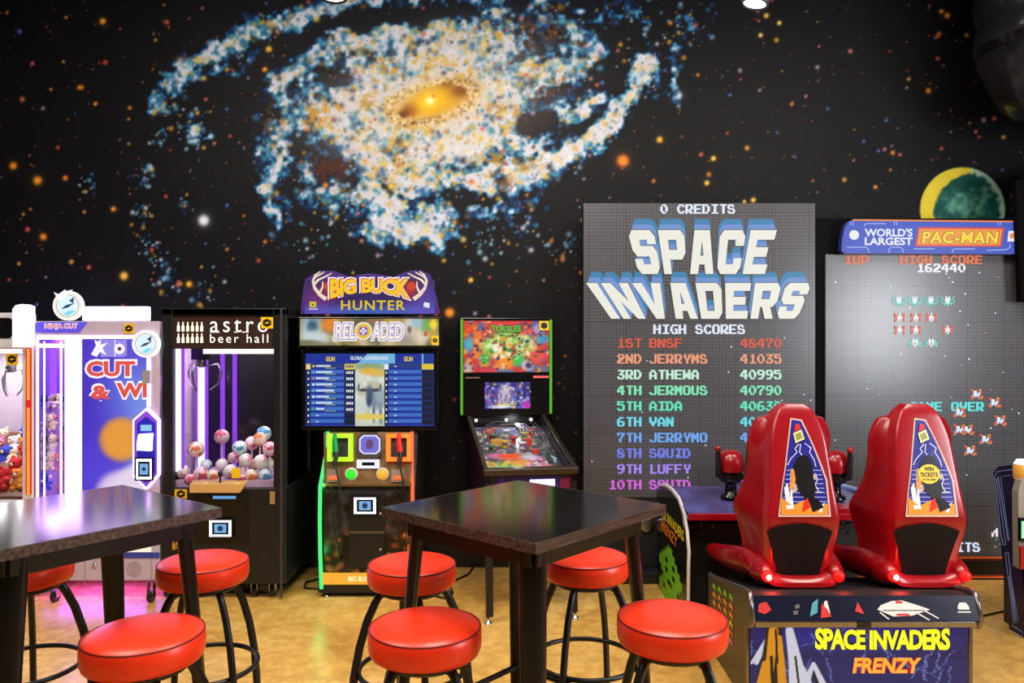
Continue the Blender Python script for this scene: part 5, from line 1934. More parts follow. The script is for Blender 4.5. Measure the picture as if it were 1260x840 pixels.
# monitor
mo = MB()
mo.pxbox(371, 430, 539, 529, YM2, .09)
mon = mo.build('monitor', BLACKG, D, .004)
sc = MB()
Yp = YM2 - .002
sc.pxrect(376, 435, 534, 524, Yp, 0)
sc.pxpoly([(376, 446), (437, 446), (430, 438), (400, 435), (376, 435)], Yp - .001, 1)
sc.pxpoly([(440, 447), (486, 447), (486, 435), (452, 435)], Yp - .001, 8)
sc.pxrect(487, 435, 518, 446, Yp - .0012, 1)
sc.pxrect(519, 435, 521, 447, Yp - .0012, 8)
for k in range(10):
    y = 447.5 + k * 7.55
    first = k == 0
    sc.pxrect(376.5, y, 382, y + 6.9, Yp - .001, 3 if first else 2)
    sc.pxrect(382, y, 423, y + 6.7, Yp - .001, 9 if first else 4)
    sc.pxrect(382, y + 4.4, 423, y + 6.7, Yp - .0013, 1)
    sc.pxrect(424, y, 436.5, y + 6.9, Yp - .001, 3 if first else 2)
    sc.pxrect(473, y, 478, y + 6.9, Yp - .001, 6 if first else 2)
    sc.pxrect(478, y, 519, y + 6.7, Yp - .001, 9 if first else 4)
    sc.pxrect(478, y + 4.4, 519, y + 6.7, Yp - .0013, 1)
    sc.pxrect(519, y, 533.5, y + 6.9, Yp - .001, 3 if first else 2)
    if k < 8:
        L = [18, 20, 16, 20, 21, 16, 19, 9][k]
        for q in range(0, L, 2):
            sc.pxrect(389 + q, y + 1.4, 390.5 + q, y + 3.8, Yp - .002, 6)
        sc.pxrect(400, y + 4.7, 413, y + 5.6, Yp - .002, 7)
        sc.pxrect(384.5, y + 1.4, 387, y + 4.2, Yp - .002, [3, 8, 5, 6, 8, 6, 8, 10][k])
        for q in range(4):
            sc.pxrect(426 + q * 2.3, y + 1.6, 427.5 + q * 2.3, y + 4.8, Yp - .002, 6 if k else 1)
    else:
        sc.pxrect(389, y + 2.6, 392, y + 3.6, Yp - .002, 6)
    sc.pxrect(378.5, y + 2, 380.2, y + 4.6, Yp - .002, 6)
    sc.pxrect(474.6, y + 2, 476.2, y + 4.6, Yp - .002, 6)
    sc.pxrect(485, y + 2.6, 488, y + 3.6, Yp - .002, 6)
text(sc, 'GUN', pxframe(401, 438.5, 412, 444.5, Yp - .0025), 3, .04)
text(sc, 'GLOBAL LEADERBOARD', pxframe(431, 438, 478, 442.5, Yp - .0025), 6, .02)
text(sc, 'GUN', pxframe(497, 438.5, 508, 444.5, Yp - .0025), 3, .04)
sc.build('score_screen', [em((28, 56, 140), 1.0), em((24, 48, 150), 1.0), em((20, 26, 52), 1.0), em((222, 196, 50), 1.0), em((60, 108, 190), 1.0), em((206, 110, 60), 1.0), em((226, 234, 246), 1.0), em((150, 170, 80), 1.0), em((110, 176, 220), 1.0), em((40, 60, 120), 1.0), em((60, 170, 120), 1.0)], mon)
img = canvas(76, 37, (196, 206, 196))
speckle(img, 60, [(214, 216, 196), (170, 190, 150), (220, 226, 226), (186, 180, 150)], 2, 6, rng)
dabs(img, [(.5, .05, .6, .08, (130, 160, 120)), (.45, .12, .35, .06, (222, 170, 70)), (.75, .15, .3, .06, (216, 180, 80)), (.72, .58, .28, .15, (120, 140, 160)), (.85, .5, .2, .12, (150, 164, 176)), (.48, .48, .13, .14, (64, 82, 116)), (.46, .6, .09, .09, (52, 66, 96)), (.27, .42, .16, .025, (44, 52, 70)), (.68, .42, .16, .025, (44, 52, 70)), (.12, .37, .03, .05, (50, 58, 74)), (.84, .37, .03, .05, (50, 58, 74)), (.62, .8, .05, .16, (84, 96, 120)), (.85, .82, .05, .16, (96, 108, 130)), (.45, .84, .9, .05, (222, 196, 90)), (.3, .97, .5, .05, (190, 200, 180))], 2)
picture('game_picture', img, pxframe(437, 447, 473, 524, Yp - .0014), BACKLIT, mon)
# pedestal
pd = MB()
side = [(4.83, .03), (4.83, .70), (4.90, .86), (4.96, 1.06), (5.15, 1.06), (5.15, 1.95), (5.22, 1.95), (5.40, .9), (5.40, .03)]
pd.prism([(-1.20, y, z) for y, z in [(4.86, .03), (4.86, .70), (4.93, .86), (4.985, 1.055), (5.15, 1.06), (5.30, 1.06), (5.40, .9), (5.40, .03)]], (.585, 0, 0))
pd.box(-1.1, -.72, 5.045, 5.16, 1.0, 2.0)
ped = pd.build('pedestal', BLACKM, D, .004)
bs = MB()
bs.box(-1.225, -.6, 4.83, 5.38, .03, .10)
bs.build('base_plate', BLACK, D, .004)
ft = MB()
for x in (-1.18, -.64):
    ft.lathe((x, 4.86, 0), [(.022, 0), (.022, .008), (.008, .012), (.008, .05)], 14)
ft.build('foot', CHROME, D)
# light tubes
gt = MB()
gtp = [P(404, 531, 4.97), P(401, 560, 4.93), P(397, 582, 4.9), P(394, 598, 4.85), P(393.5, 640, 4.835), P(394, 680, 4.835), P(395.5, 724, 4.83)]
gt.tube(gtp, .0125, 10)
gt.build('green_light_tube', em((70, 236, 120), 1.25), D)
ot = MB()
otp = [P(507, 531, 4.97), P(507, 575, 4.91), P(507.5, 598, 4.85), P(508, 660, 4.835), P(508.5, 724, 4.83)]
ot.tube(otp, .0115, 10)
ot.build('orange_light_tube', em((250, 104, 62), 1.25), D)
for nm, pth, cl in (('green_glow', gtp, (.1, 1, .25)), ('orange_glow', otp, (1, .25, .08))):
    for p in (pth[3], pth[-2]):
        l = bpy.data.lights.new(nm, 'POINT')
        l.energy = .5
        l.color = cl
        l.shadow_soft_size = .03
        o = bpy.data.objects.new(nm, l)
        COL.objects.link(o)
        o.location = (p[0], p[1] - .03, p[2])


# sloped control panel: frame between monitor foot and shelf
def slope(px, py):
    t = (py - 530) / 64.0
    Y = 4.975 - .1 * t
    return Y


def sx_poly(mbx, pts, d, mi):
    mbx.poly([P(x, y, slope(x, y) - d) for x, y in pts], mi)


def slab(pts, d0, d1, m, nm, par, bev=.003):
    m_ = MB()
    a = [P(x, y, slope(x, y) - d0) for x, y in pts]
    m_.prism(a, (0, d0 - d1, 0), 0)
    return m_.build(nm, m, par, bev)


R4 = lambda x0, y0, x1, y1: [(x0, y1), (x1, y1), (x1, y0), (x0, y0)]
slab(R4(399, 531, 507, 594), 0, .012, mat('bronze_control_plate', (120, 88, 52), .35, .4, var=.3), 'control_plate', D)
sh = MB()
sh.pxbox(397, 594.5, 506, 598, 4.84, .10)
sh.build('shelf_edge', mat('brass_edge', (150, 124, 84), .3, .7), D)
sh2 = MB()
sh2.pxbox(397, 598, 507, 602, 4.845, .1)
sh2.build('shelf', BLACKG, D)


def holster(x0, x1, rgb, nm, gunrgb, gx):
    h = MB()
    for a in (R4(x0, 534, x1, 538.5), R4(x0, 563, x1, 567.5), R4(x0, 538.5, x0 + 5, 563), R4(x1 - 5, 538.5, x1, 563)):
        pa = [P(x, y, slope(x, y) - .05) for x, y in a]
        h.prism(pa, (0, .04, 0), 0)
    ho = h.build(nm, em(rgb, .85), D)
    b = MB()
    pa = [P(x, y, slope(x, y) - .014) for x, y in R4(x0 + 4, 538, x1 - 4, 564)]
    b.prism(pa, (0, -.003, 0))
    b.build('holster_back', BLACKM, ho)
    m_ = MB()
    m_.tube([P(gx, 533, 4.87), P(gx, 545, 4.86), P(gx + 1.5, 556, 4.85)], [.012, .018, .017], 12)
    g_ = m_.build('light_gun', mat(nm + '_gun', gunrgb, .35), D)
    m_ = MB()
    m_.tube([P(gx + 1, 555, 4.855), P(gx + 2, 562, 4.84), P(gx - 1, 570, 4.83)], [.017, .014, .016], 10)
    m_.tube([P(gx - 3, 557, 4.85), P(gx - 3, 563, 4.83), P(gx + 3, 564, 4.83)], .004, 6)
    m_.build('gun_grip', BLACK, g_)
    m_ = MB()
    pth = [P(gx - 1, 570, 4.83)]
    for q in range(1, 15):
        t = q / 14
        pth.append(P(gx + 1 + 7 * t + 4 * math.sin(t * PI), 570 + 118 * t, 4.83 - .05 * math.sin(t * PI) + .0))
    for q in range(1, 8):
        t = q / 7
        pth.append(P(gx + 8 - 12 * math.sin(t * PI / 2), 688 - 90 * t + 8 * math.sin(t * PI), 4.80))
    m_.tube(pth, .006, 8)
    m_.build('gun_cable', BLACK, g_)


holster(402.5, 433.5, (150, 226, 30), 'green_holster', (10, 150, 70), 412)
holster(475, 505.5, (250, 110, 30), 'orange_holster', (226, 40, 26), 491)
ce = [(440, 558), (440, 538), (446, 531), (464, 531), (470, 538), (470, 558), (465, 563), (445, 563)]
cs = slab(ce, .012, .05, mat('dark_bezel', (74, 66, 60), .3, .4), 'round_display', D)
q = MB()
rr4 = lambda k: [(455 + a * k, 547 + b * k * .92) for a, b in ((-13, 8), (-13, -8), (-8, -13), (8, -13), (13, -8), (13, 8), (8, 12.5), (-8, 12.5))]
q.poly([P(x, y, slope(x, y) - .052) for x, y in rr4(1.0)], 0)
q.poly([P(x, y, slope(x, y) - .0535) for x, y in rr4(.86)], 1)
q.poly([P(x, y, slope(x, y) - .055) for x, y in [(451, 552), (450, 545), (453, 540), (458, 541), (460, 547), (457, 552)]], 2)
q.build('display_face', [em((216, 216, 255), 1.1), em((110, 104, 206), 1.0), em((96, 60, 110), 1.0)], cs)
cs = slab(R4(439.5, 565, 467, 575.5), .012, .03, em((232, 236, 248), 1.1), 'card_slot', D)
slab(R4(445.5, 568.5, 461, 572.5), .031, .034, BLACKG, 'slot_mouth', cs, 0)
for x, c in ((432.5, (30, 216, 40)), (471, (250, 140, 40))):
    Yb_ = slope(x, 582) - .012
    m_ = MB()
    m_.lathe(P(x, 583, Yb_), [(.042, 0), (.042, -.012), (.034, -.018), (.03, -.012)], 24, axis='y')
    o = m_.build('button_ring', mat('clear_ring', (206, 200, 190), .2) if 'clear_ring' not in bpy.data.materials else bpy.data.materials['clear_ring'], D)
    m_ = MB()
    m_.lathe(P(x, 583, Yb_), [(.03, -.01), (.029, -.022), (.018, -.030), (0, -.032)], 24, axis='y')
    m_.build('button', em(c, .95), o)
for x in (410, 489):
    o = slab(R4(x - 7, 577, x + 8, 592), .012, .035, mat('coin_unit', (150, 130, 110), .35, .4) if 'coin_unit' not in bpy.data.materials else bpy.data.materials['coin_unit'], 'coin_unit', D)
    slab(R4(x - 5, 585, x + 7, 590), .036, .04, em((220, 90, 46), .8), 'coin_light', o, 0)
# front art, door and base strip
rng = np.random.default_rng(12)
img = canvas(60, 60, (22, 18, 14))
speckle(img, 120, [(190, 100, 30), (140, 70, 24), (60, 50, 30), (90, 80, 50), (30, 26, 20), (206, 130, 50)], 1, 3.2, rng, (0, .35, 1, 1))
speckle(img, 50, [(30, 26, 22), (16, 14, 12), (60, 56, 60)], 2, 5, rng, (0, 0, 1, .5))
dabs(img, [(.5, .02, .6, .03, (70, 66, 76)), (.9, .9, .2, .05, (190, 160, 90))], 2)
picture('front_art', img, lambda u, v: (-1.195 + .575 * u, 4.855, .12 + .57 * v), PRINT, D)
dm = MB()
dm.pxbox(430, 606, 473, 653, 4.835, .02)
dm.pxbox(430, 656, 473, 699, 4.835, .02)
dm.build('coin_door', BLACK, D, .003)
dm = MB()
dm.pxbox(430, 653.5, 473, 655.5, 4.834, .02)
for x, y in ((468, 632), (468, 676)):
    dm.lathe(P(x, y, 4.834), [(.010, 0), (.010, -.006), (0, -.008)], 12, axis='y')
dm.build('door_trim', STEEL, D)
card_reader(D, 449, 622, 27, 20, 4.82)
bs = MB()
bs.pxbox(396, 705, 508, 719, 4.826, .01)
bso = bs.build('base_strip', em((206, 150, 50), .55), D)
bs = MB()
text(bs, 'BIG BUCK', pxframe(429, 709, 458, 715, 4.824), 0, .02)
bs.build('strip_lettering', em((236, 220, 180), .7), bso)

# ------------------------------------------------------------------ pinball machine (built straight, then turned)
E = thing('pinball_machine', 'pinball machine with a colourful lit playfield and green edged backbox', 'pinball machine', (.112, 4.46, 0), math.radians(9.5), local=True)
Wp = .265
LB = .93
cab = MB()
for sx in (-1, 1):
    x0, x1 = (-Wp, -Wp + .02) if sx < 0 else (Wp - .02, Wp)
    cab.prism([(x0, 0, .58), (x0, 0, .862), (x0, LB, 1.085), (x0, LB + .1, 1.085), (x0, LB + .1, .60)], (.02, 0, 0))
cab.box(-Wp, Wp, 0, .02, .58, .862)
cab.box(-Wp + .02, Wp - .02, .02, LB + .1, .60, .62)
cab.box(-Wp, Wp, LB + .08, LB + .1, .6, 1.085)
cabo = cab.build('cabinet', mat('dark_violet_side_print', (30, 14, 34), .35, var=.6, vscale=7), E, .003)
rl = MB()
for sx in (-1, 1):
    rl.prism([(sx * Wp - .014, -.005, .864), (sx * Wp + .014, -.005, .864), (sx * Wp + .014, -.005, .884), (sx * Wp - .014, -.005, .884)], (0, LB, .223))
rl.build('side_rail', mat('bronze_rail', (74, 66, 56), .35, .8), E, .004)
lb = MB()
lb.box(-Wp - .016, Wp + .016, -.03, .04, .845, .885)
lb.build('lockdown_bar', mat('bronze_bar', (84, 74, 60), .35, .8), E, .008)
gp = MB()
gp.add([(-Wp + .014, .04, .882), (Wp - .014, .04, .882), (Wp - .014, LB, 1.098), (-Wp + .014, LB, 1.098)], [[0, 1, 2, 3]])
gp.build('glass_cover', GLASS, E)
PFZ = lambda v: .80 + v * .10
rng = np.random.default_rng(31)
img = canvas(90, 60, (66, 62, 78))
speckle(img, 380, [(120, 116, 130), (60, 66, 84), (40, 38, 50), (150, 140, 110), (90, 96, 80), (206, 190, 120), (190, 70, 60), (200, 196, 214), (60, 90, 130)], 1, 3, rng, (0, 0, 1, .62))
speckle(img, 150, [(200, 206, 60), (140, 206, 80), (226, 190, 60), (90, 190, 150), (236, 226, 140), (226, 120, 60)], 1.5, 4, rng, (0, .66, .62, 1))
dabs(img, [(.4, .60, .2, .045, (230, 92, 36)), (.5, .68, .16, .04, (240, 140, 40)), (.2, .56, .14, .05, (220, 110, 150)), (.28, .32, .1, .05, (206, 150, 50)), (.62, .6, .12, .05, (206, 200, 220)), (.82, .86, .18, .02, (206, 60, 50)), (.8, .93, .2, .025, (240, 214, 170)), (.72, .76, .12, .05, (216, 180, 190)), (.9, .6, .08, .14, (40, 60, 60)), (.5, .97, .1, .03, (70, 170, 110))], 2)
speckle(img, 60, [(206, 90, 110), (226, 200, 220), (190, 160, 206), (226, 110, 70)], 1, 2.5, rng, (.55, .6, .85, .85))
picture('playfield', img, lambda u, v: (-Wp + .022 + (2 * Wp - .044) * u, .03 + (LB - .04) * v, PFZ(v) if False else .80 + .22 * v), attr_mat('lit_playfield', 1.0, .3), E)
bp = MB()


def pf(u, v, h):
    return (-Wp + .022 + (2 * Wp - .044) * u, .03 + (LB - .04) * v, .80 + .22 * v + h)


rg2 = random.Random(4)
for i, (u, v) in enumerate(((.36, .58), (.5, .66), (.58, .55), (.24, .72), (.68, .74), (.8, .8), (.44, .8), (.15, .5))):
    bp.lathe(pf(u, v, 0), [(.018, 0), (.016, .03), (.03, .035), (.03, .045), (0, .05)], 16, i % 4)
bp.build('bumper', [pl((210, 170, 60)), pl((200, 60, 50)), pl((216, 216, 226)), pl((80, 120, 90))], E)
rp = MB()
for (pts) in ([(.1, .45), (.12, .8), (.3, .95), (.55, .93), (.66, .8), (.62, .62)], [(.78, .4), (.8, .7), (.7, .9), (.4, .88)], [(.9, .3), (.92, .75), (.85, .92)]):
    for off in (-.012, .012):
        rp.tube([tuple(a + b for a, b in zip(pf(u, v, .055), (off, 0, 0))) for u, v in pts], .003, 6)
rp.build('wire_ramp', mat('dull_wire', (120, 120, 130), .4, .8), E)
mx = MB()
for i, (u, v, sx_, sy_, h, mi) in enumerate(((.27, .66, .04, .02, .03, 0), (.2, .76, .02, .02, .05, 1), (.70, .62, .018, .014, .045, 1), (.73, .46, .02, .016, .03, 1), (.86, .34, .012, .07, .014, 2), (.93, .36, .008, .07, .014, 3), (.45, .88, .07, .012, .03, 4), (.36, .42, .06, .012, .014, 6))):
    p = pf(u, v, 0)
    mx.box(p[0] - sx_, p[0] + sx_, p[1] - sy_, p[1] + sy_, p[2] - .02, p[2] + h, mi)
mx.build('toy_model', [pl((206, 150, 50)), pl((214, 60, 40)), pl((50, 70, 70)), pl((190, 210, 214)), pl((110, 120, 160)), pl((226, 220, 230)), pl((230, 90, 40))], E, .006)
fl = MB()
for sx in (-1, 1):
    a, b = pf(.46 + sx * .2, .16, .012), pf(.46 + sx * .06, .09, .012)
    fl.tube([a, b], [.012, .007], 10)
fl.build('flipper', pl((240, 220, 90)), E)
sl_ = MB()
for u in (.06, .5, .86):
    sl_.ball((-Wp + .022 + (2 * Wp - .044) * u, LB - .015, 1.07), .011, n=12)
sl_.build('spot_lamp', em((236, 244, 255), 3.0), E)
pfl = bpy.data.lights.new('playfield_lamp', 'POINT')
pfl.energy = .7
pfl.shadow_soft_size = .03
o = bpy.data.objects.new('playfield_lamp', pfl)
COL.objects.link(o)
o.location = (.04, 5.25, 1.06)
fp = MB()
fp.box(-.20, .23, -.003, 0, .70, .84, 0)
fp.box(-.01, .14, -.012, -.003, .775, .815, 1)
fp.box(.17, .23, -.010, -.003, .71, .82, 2)
fp.build('front_plate', [mat('blue_violet_print', (44, 30, 96), .3, var=.5, vscale=20), em((226, 226, 255), 1.3), mat('magenta_print', (110, 20, 60), .3)], E)
for sx in (-1, 1):
    for yy, ly in ((.0, -.03), (LB + .06, LB + .09)):
        lg = MB()
        x = sx * (Wp - .008)
        zt = .80 if yy < .5 else .9
        lg.prism([(x + sx * .012, yy - .012, zt), (x + sx * .012, yy + .03, zt), (x - sx * .028, yy - .012, zt)], (0, ly, -(zt - .04)))
        lo_ = lg.build('leg', BLACK, E)
        lv = MB()
        lv.lathe((x, yy + ly + .004, 0), [(.022, 0), (.02, .008), (.006, .012), (.006, .05)], 14)
        lv.build('leg_leveler', CHROME, lo_)
# backbox, a little wider than the cabinet and facing straight on
bbx = MB()
H0, H1, Wb = 1.10, 1.785, .325
Yk = LB - .02
bbx.box(-Wb, Wb, Yk, Yk + .16, H0, H1)
bbo = bbx.build('backbox', BLACKG, E, .004)
nk = MB()
nk.box(-.2, .2, Yk + .02, Yk + .14, 1.05, 1.12)
nk.build('backbox_neck', BLACK, E)
GTR = mat('green_edge_trim', (88, 176, 46), .35)
for sx in (-1, 1):
    gs = MB()
    gs.box(sx * (Wb - .009) - .009, sx * (Wb - .009) + .009, Yk - .008, Yk + .004, H0 + .01, H1 - .01)
    gs.build('green_edge_trim', GTR, bbo)
rng = np.random.default_rng(77)
img = canvas(96, 144, (206, 60, 44))
speckle(img, 260, [(226, 70, 40), (190, 40, 50), (240, 120, 40), (70, 80, 150), (110, 60, 130), (226, 90, 110), (60, 120, 180), (236, 160, 60)], 2, 8, rng, (0, 0, 1, 1), 1.8)
dabs(img, [(.06, .45, .06, .14, (70, 170, 206)), (.92, .35, .08, .1, (60, 150, 200)), (.2, .12, .05, .09, (90, 100, 150)), (.15, .45, .05, .3, (236, 120, 40)), (.5, .5, .3, .26, (236, 220, 130)), (.3, .5, .1, .14, (150, 206, 80)), (.5, .3, .12, .12, (130, 200, 80)), (.52, .42, .08, .1, (240, 150, 50)), (.7, .45, .12, .16, (226, 226, 160)), (.4, .5, .1, .1, (246, 240, 210)), (.25, .72, .06, .12, (60, 180, 70)), (.62, .76, .1, .12, (60, 190, 90)), (.48, .8, .1, .14, (242, 140, 30)), (.44, .55, .08, .05, (246, 244, 226)), (.6, .6, .08, .06, (244, 236, 190)), (.74, .86, .07, .1, (226, 206, 220)), (.75, .86, .04, .07, (70, 60, 90)), (.28, .95, .12, .07, (214, 60, 80)), (.62, .2, .05, .06, (70, 60, 60)), (.85, .7, .1, .14, (226, 80, 70)), (.95, .95, .06, .1, (90, 110, 130)), (.05, .92, .06, .1, (190, 170, 180)), (.86, .16, .06, .1, (170, 150, 190))], 2)
speckle(img, 110, [(240, 236, 200), (110, 190, 70), (226, 150, 60), (60, 130, 60), (206, 226, 140), (150, 70, 40)], 2, 6, rng, (.25, .28, .78, .72), 2.2)
speckle(img, 90, [(60, 40, 50), (120, 30, 40), (236, 190, 160), (40, 60, 110)], 1, 4, rng, (0, 0, 1, 1), 2.2)
bg = picture('backglass', img, lambda u, v: (-Wb + .022 + (2 * Wb - .044) * u, Yk - .003, 1.405 + .36 * v), BACKLIT, bbo)
tt = MB()
fr2 = lambda x0, x1, z0, z1, d: (lambda u, v: (x0 + (x1 - x0) * u, Yk - d, z0 + (z1 - z0) * v))
tt.add([(-.095, Yk - .005, 1.742), (.085, Yk - .005, 1.742), (.085, Yk - .005, 1.756), (-.095, Yk - .005, 1.756)], [[0, 1, 2, 3]], 2)
wq = lambda u, v: (u, v * (.8 + .2 * abs(2 * u - 1)) - .0)
text(tt, 'TURTLES', fr2(-.117, .107, 1.682, 1.740, .005), 1, .10, 0, 1, wq)
text(tt, 'TURTLES', fr2(-.112, .102, 1.687, 1.736, .0065), 0, .05, 0, 1, wq)
tt.build('title_lettering', [em((90, 190, 50), 1.0), em((60, 30, 30), .8), em((226, 60, 60), 1.0)], bg)
bq = MB()
bq.box(Wb - .092, Wb - .022, Yk - .006, Yk - .004, 1.70, 1.765)
bq.build('sticker', YEL, bbo)
bq = MB()
bq.poly([(Wb - .057 + .026 * math.cos(PI / 6 + k * PI / 3), Yk - .0075, 1.732 + .024 * math.sin(PI / 6 + k * PI / 3)) for k in range(6)])
bq.build('sticker_emblem', INK, bbo)
img = canvas(36, 64, (40, 40, 120))
speckle(img, 140, [(80, 80, 200), (130, 60, 190), (200, 180, 220), (60, 110, 220), (190, 60, 160), (220, 216, 236), (200, 190, 80), (40, 36, 90)], 1, 3.2, rng)
dabs(img, [(.42, .5, .16, .4, (196, 186, 196)), (.27, .5, .01, .5, (24, 20, 60)), (.72, .5, .01, .5, (24, 20, 60)), (.9, .85, .1, .14, (190, 40, 170)), (.35, .9, .3, .05, (236, 236, 236)), (.45, .82, .24, .03, (214, 206, 80))], 2)
speckle(img, 30, [(236, 230, 226), (170, 120, 170), (120, 110, 160)], 1, 2.4, rng, (.3, .1, .68, .75))
picture('display', img, lambda u, v: (-.155 + .325 * u, Yk - .004, 1.15 + .185 * v), BACKLIT, bbo)
nb = MB()
nb.box(.19, .30, Yk - .004, Yk - .002, 1.363, 1.378, 0)
nb.box(-.29, -.19, Yk - .004, Yk - .002, 1.363, 1.373, 1)
nb.build('panel_badge', [em((206, 80, 84), .7), pl((120, 90, 70))], bbo)

# ------------------------------------------------------------------ tables and stools


def wood_mat(nm, a, b):
    m = mat(nm, a, .3)
    nt = m.node_tree
    tc = nt.nodes.new('ShaderNodeTexCoord')
    mp = nt.nodes.new('ShaderNodeMapping')
    mp.inputs['Scale'].default_value = (3, 40, 40)
    n = nt.nodes.new('ShaderNodeTexNoise')
    n.inputs['Scale'].default_value = 2
    n.inputs['Detail'].default_value = 6
    r = nt.nodes.new('ShaderNodeValToRGB')
    r.color_ramp.elements[0].position = .35
    r.color_ramp.elements[1].position = .7
    r.color_ramp.elements[0].color = (*lin(a), 1)
    r.color_ramp.elements[1].color = (*lin(b), 1)
    nt.links.new(tc.outputs['Object'], mp.inputs[0])
    nt.links.new(mp.outputs[0], n.inputs['Vector'])
    nt.links.new(n.outputs['Fac'], r.inputs['Fac'])
    nt.links.new(r.outputs['Color'], nt.nodes['Principled BSDF'].inputs['Base Color'])
    return m


TOP = mat('dark_table_veneer', (18, 16, 17), .125, var=.25, vscale=14, spec=1.0)
EDGE = wood_mat('worn_edge_band', (40, 28, 28), (92, 74, 66))
LEGM = mat('black_table_steel', (24, 24, 26), .28, .35, var=.15)


def table(label):
    t = thing('bar_table', label, 'table', group='square bar tables', local=True)
    h = .35
    m_ = MB()
    m_.box(-h + .004, h - .004, -h + .004, h - .004, 1.02, 1.05)
    tp = m_.build('table_top', TOP, t, .002)
    m_ = MB()
    for k in range(4):
        c, s_ = [(1, 0), (0, 1), (-1, 0), (0, -1)][k]
        m_.prism([(c * a - s_ * b, s_ * a + c * b, z) for a, b, z in ((h - .004, -h, 1.018), (h, -h, 1.018), (h, -h, 1.0495), (h - .004, -h, 1.0495))], (-s_ * 2 * h, c * 2 * h, 0))
    m_.build('edge_band', EDGE, tp)
    m_ = MB()
    for k in range(4):
        c, s_ = [(1, 0), (0, 1), (-1, 0), (0, -1)][k]
        x0, x1, y0, y1 = .275, .295, -.28, .28
        q = [(c * a - s_ * b, s_ * a + c * b) for a, b in ((x0, y0), (x1, y0), (x1, y1), (x0, y1))]
        m_.prism([(a, b, .955) for a, b in q], (0, 0, .064))
    m_.build('apron', LEGM, t, .003)
    for k in range(4):
        a = PI / 4 + k * PI / 2
        c, s_ = math.cos(a), math.sin(a)
        m_ = MB()
        m_.tube([(r, 0, z) for r, z in ((.368, 1.017), (.372, .95), (.398, .68), (.425, .36), (.452, .012))], [.024, .024, .022, .019, .016], 20, flat=1.8)
        m_.v = [(c * x - s_ * y, s_ * x + c * y, z) for x, y, z in m_.v]
        lo_ = m_.build('leg', LEGM, t)
        m_ = MB()
        m_.tube([(c * .452, s_ * .452, .0), (c * .452, s_ * .452, .02)], .024, 16)
        m_.build('leg_tip', BLACKM, lo_)
    m_ = MB()
    for k in range(4):
        a0, a1 = PI / 4 + k * PI / 2, PI / 4 + (k + 1) * PI / 2
        r = .428
        m_.tube([(r * math.cos(a0), r * math.sin(a0), .315), (r * math.cos(a1), r * math.sin(a1), .315)], .011, 10)
    m_.build('stretcher', LEGM, t)
    return t


T1 = table('square dark bar table with yellow reflections, in front of the pinball machine')
T1.location = (.045, 2.65, 0)
T1.rotation_euler = (0, 0, math.radians(47.5))
T2 = copy_tree(T1)
T2['label'] = 'square dark bar table with a violet sheen, in front of the prize machine'
T2.location = (-1.4825, 2.553, 0)
T2.rotation_euler = (0, 0, math.radians(-37))

VINYL = mat('red_orange_vinyl', (238, 54, 22), .34, var=.1, vscale=6, bump=.06, bscale=180, spec=.5)
PIPE = mat('dark_red_piping', (120, 14, 16), .4)


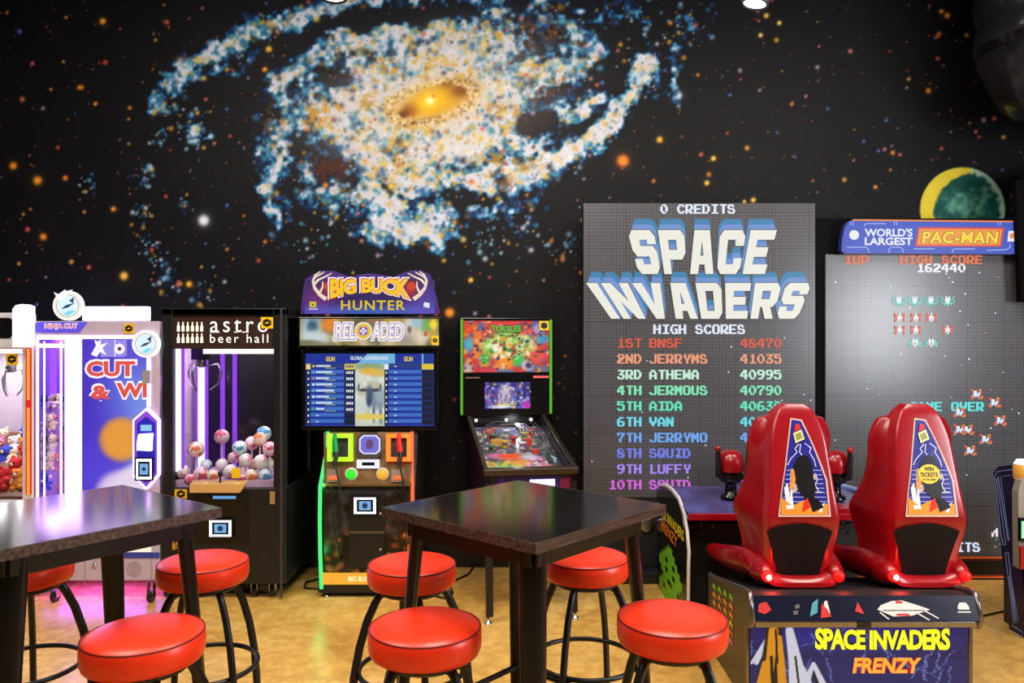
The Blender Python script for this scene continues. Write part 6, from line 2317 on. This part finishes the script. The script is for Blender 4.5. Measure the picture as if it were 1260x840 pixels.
def stool(label):
    t = thing('bar_stool', label, 'stool', group='round red bar stools', local=True)
    m_ = MB()
    m_.lathe((0, 0, 0), [(.0, .662), (.150, .662), (.168, .668), (.174, .684), (.1745, .71), (.173, .738), (.168, .7435), (.150, .752), (.11, .758), (.05, .761), (0, .762)], 48)
    so = m_.build('seat', VINYL, t)
    m_ = MB()
    m_.tube([(.1705 * math.cos(k * 2 * PI / 48), .1705 * math.sin(k * 2 * PI / 48), .7425) for k in range(48)], .0028, 8, closed=True)
    m_.build('piping', PIPE, so)
    m_ = MB()
    m_.lathe((0, 0, 0), [(.0, .64), (.13, .64), (.135, .645), (.135, .662), (0, .662)], 36)
    m_.build('seat_plate', BLACK, t)
    for k in range(4):
        a = k * PI / 2
        c, s_ = math.cos(a), math.sin(a)
        m_ = MB()
        pr = [(.05, .645), (.10, .643), (.128, .632), (.145, .605), (.175, .54), (.205, .44), (.226, .33), (.238, .2), (.246, .008)]
        m_.tube([(c * r, s_ * r, z) for r, z in pr], .0165, 10, flat=.8)
        lo_ = m_.build('leg', BLACK, t)
        m_ = MB()
        m_.tube([(c * .246, s_ * .246, 0), (c * .2455, s_ * .2455, .018)], .019, 12)
        m_.build('foot_cap', BLACKM, lo_)
    m_ = MB()
    m_.tube([(.207 * math.cos(k * 2 * PI / 48), .207 * math.sin(k * 2 * PI / 48), .33) for k in range(48)], .010, 10, closed=True)
    m_.build('foot_ring', BLACK, t)
    return t


SPOTS = [(-.268, 2.357, 47, 'red round stool on the camera side of the table with yellow reflections, between its corners'),
         (-.395, 3.016, 20, 'red round stool behind the corner of the middle table, in front of the hunting game'),
         (.509, 2.43, 38, 'red round stool between the middle table and the title front of the seat base'),
         (.300, 3.11, 62, 'red round stool half hidden behind the front leg of the middle table'),
         (-1.233, 3.05, 50, 'red round stool in front of the black crane machine with lollipops'),
         (-1.107, 2.297, 40, 'large red round stool in front of the violet sheen table, lower than its top edge'),
         (-1.94, 3.04, 25, 'red round stool half hidden behind the violet sheen table, below the plush crane machine')]
S0 = None
for x, y, r, lab in SPOTS:
    if S0 is None:
        S0 = o = stool(lab)
    else:
        o = copy_tree(S0)
        o['label'] = lab
    o.location = (x, y, 0)
    o.rotation_euler = (0, 0, math.radians(r))

# ------------------------------------------------------------------ cables on the floor
CBL = mat('black_cable', (14, 14, 14), .5)


def cable(label, pts, r=.007):
    t = MB()
    t.tube(pts, r, 8)
    o = t.build('power_cable', CBL)
    tag(o, label, 'cable', 'cables on the floor')


cable('black cable curling out between the hunting game and the black crane machine', [(-1.15, 5.1, .03), (-1.26, 4.98, .008), (-1.36, 5.0, .008), (-1.38, 5.12, .008), (-1.3, 5.2, .008), (-1.2, 5.3, .008), (-1.18, 5.42, .008)])
cable('black cable looping on the floor between the hunting game and the pinball machine', [(-.62, 5.2, .03), (-.54, 5.05, .008), (-.5, 4.85, .008), (-.42, 4.8, .008), (-.38, 4.9, .008), (-.42, 5.1, .008), (-.3, 5.3, .008), (-.28, 5.45, .008)])
cable('thin black cable across the floor between the red seats and the control stand', [(2.12, 4.5, .006), (2.4, 4.55, .006), (2.6, 4.42, .006), (2.78, 4.5, .006), (3.0, 4.6, .006)], .006)
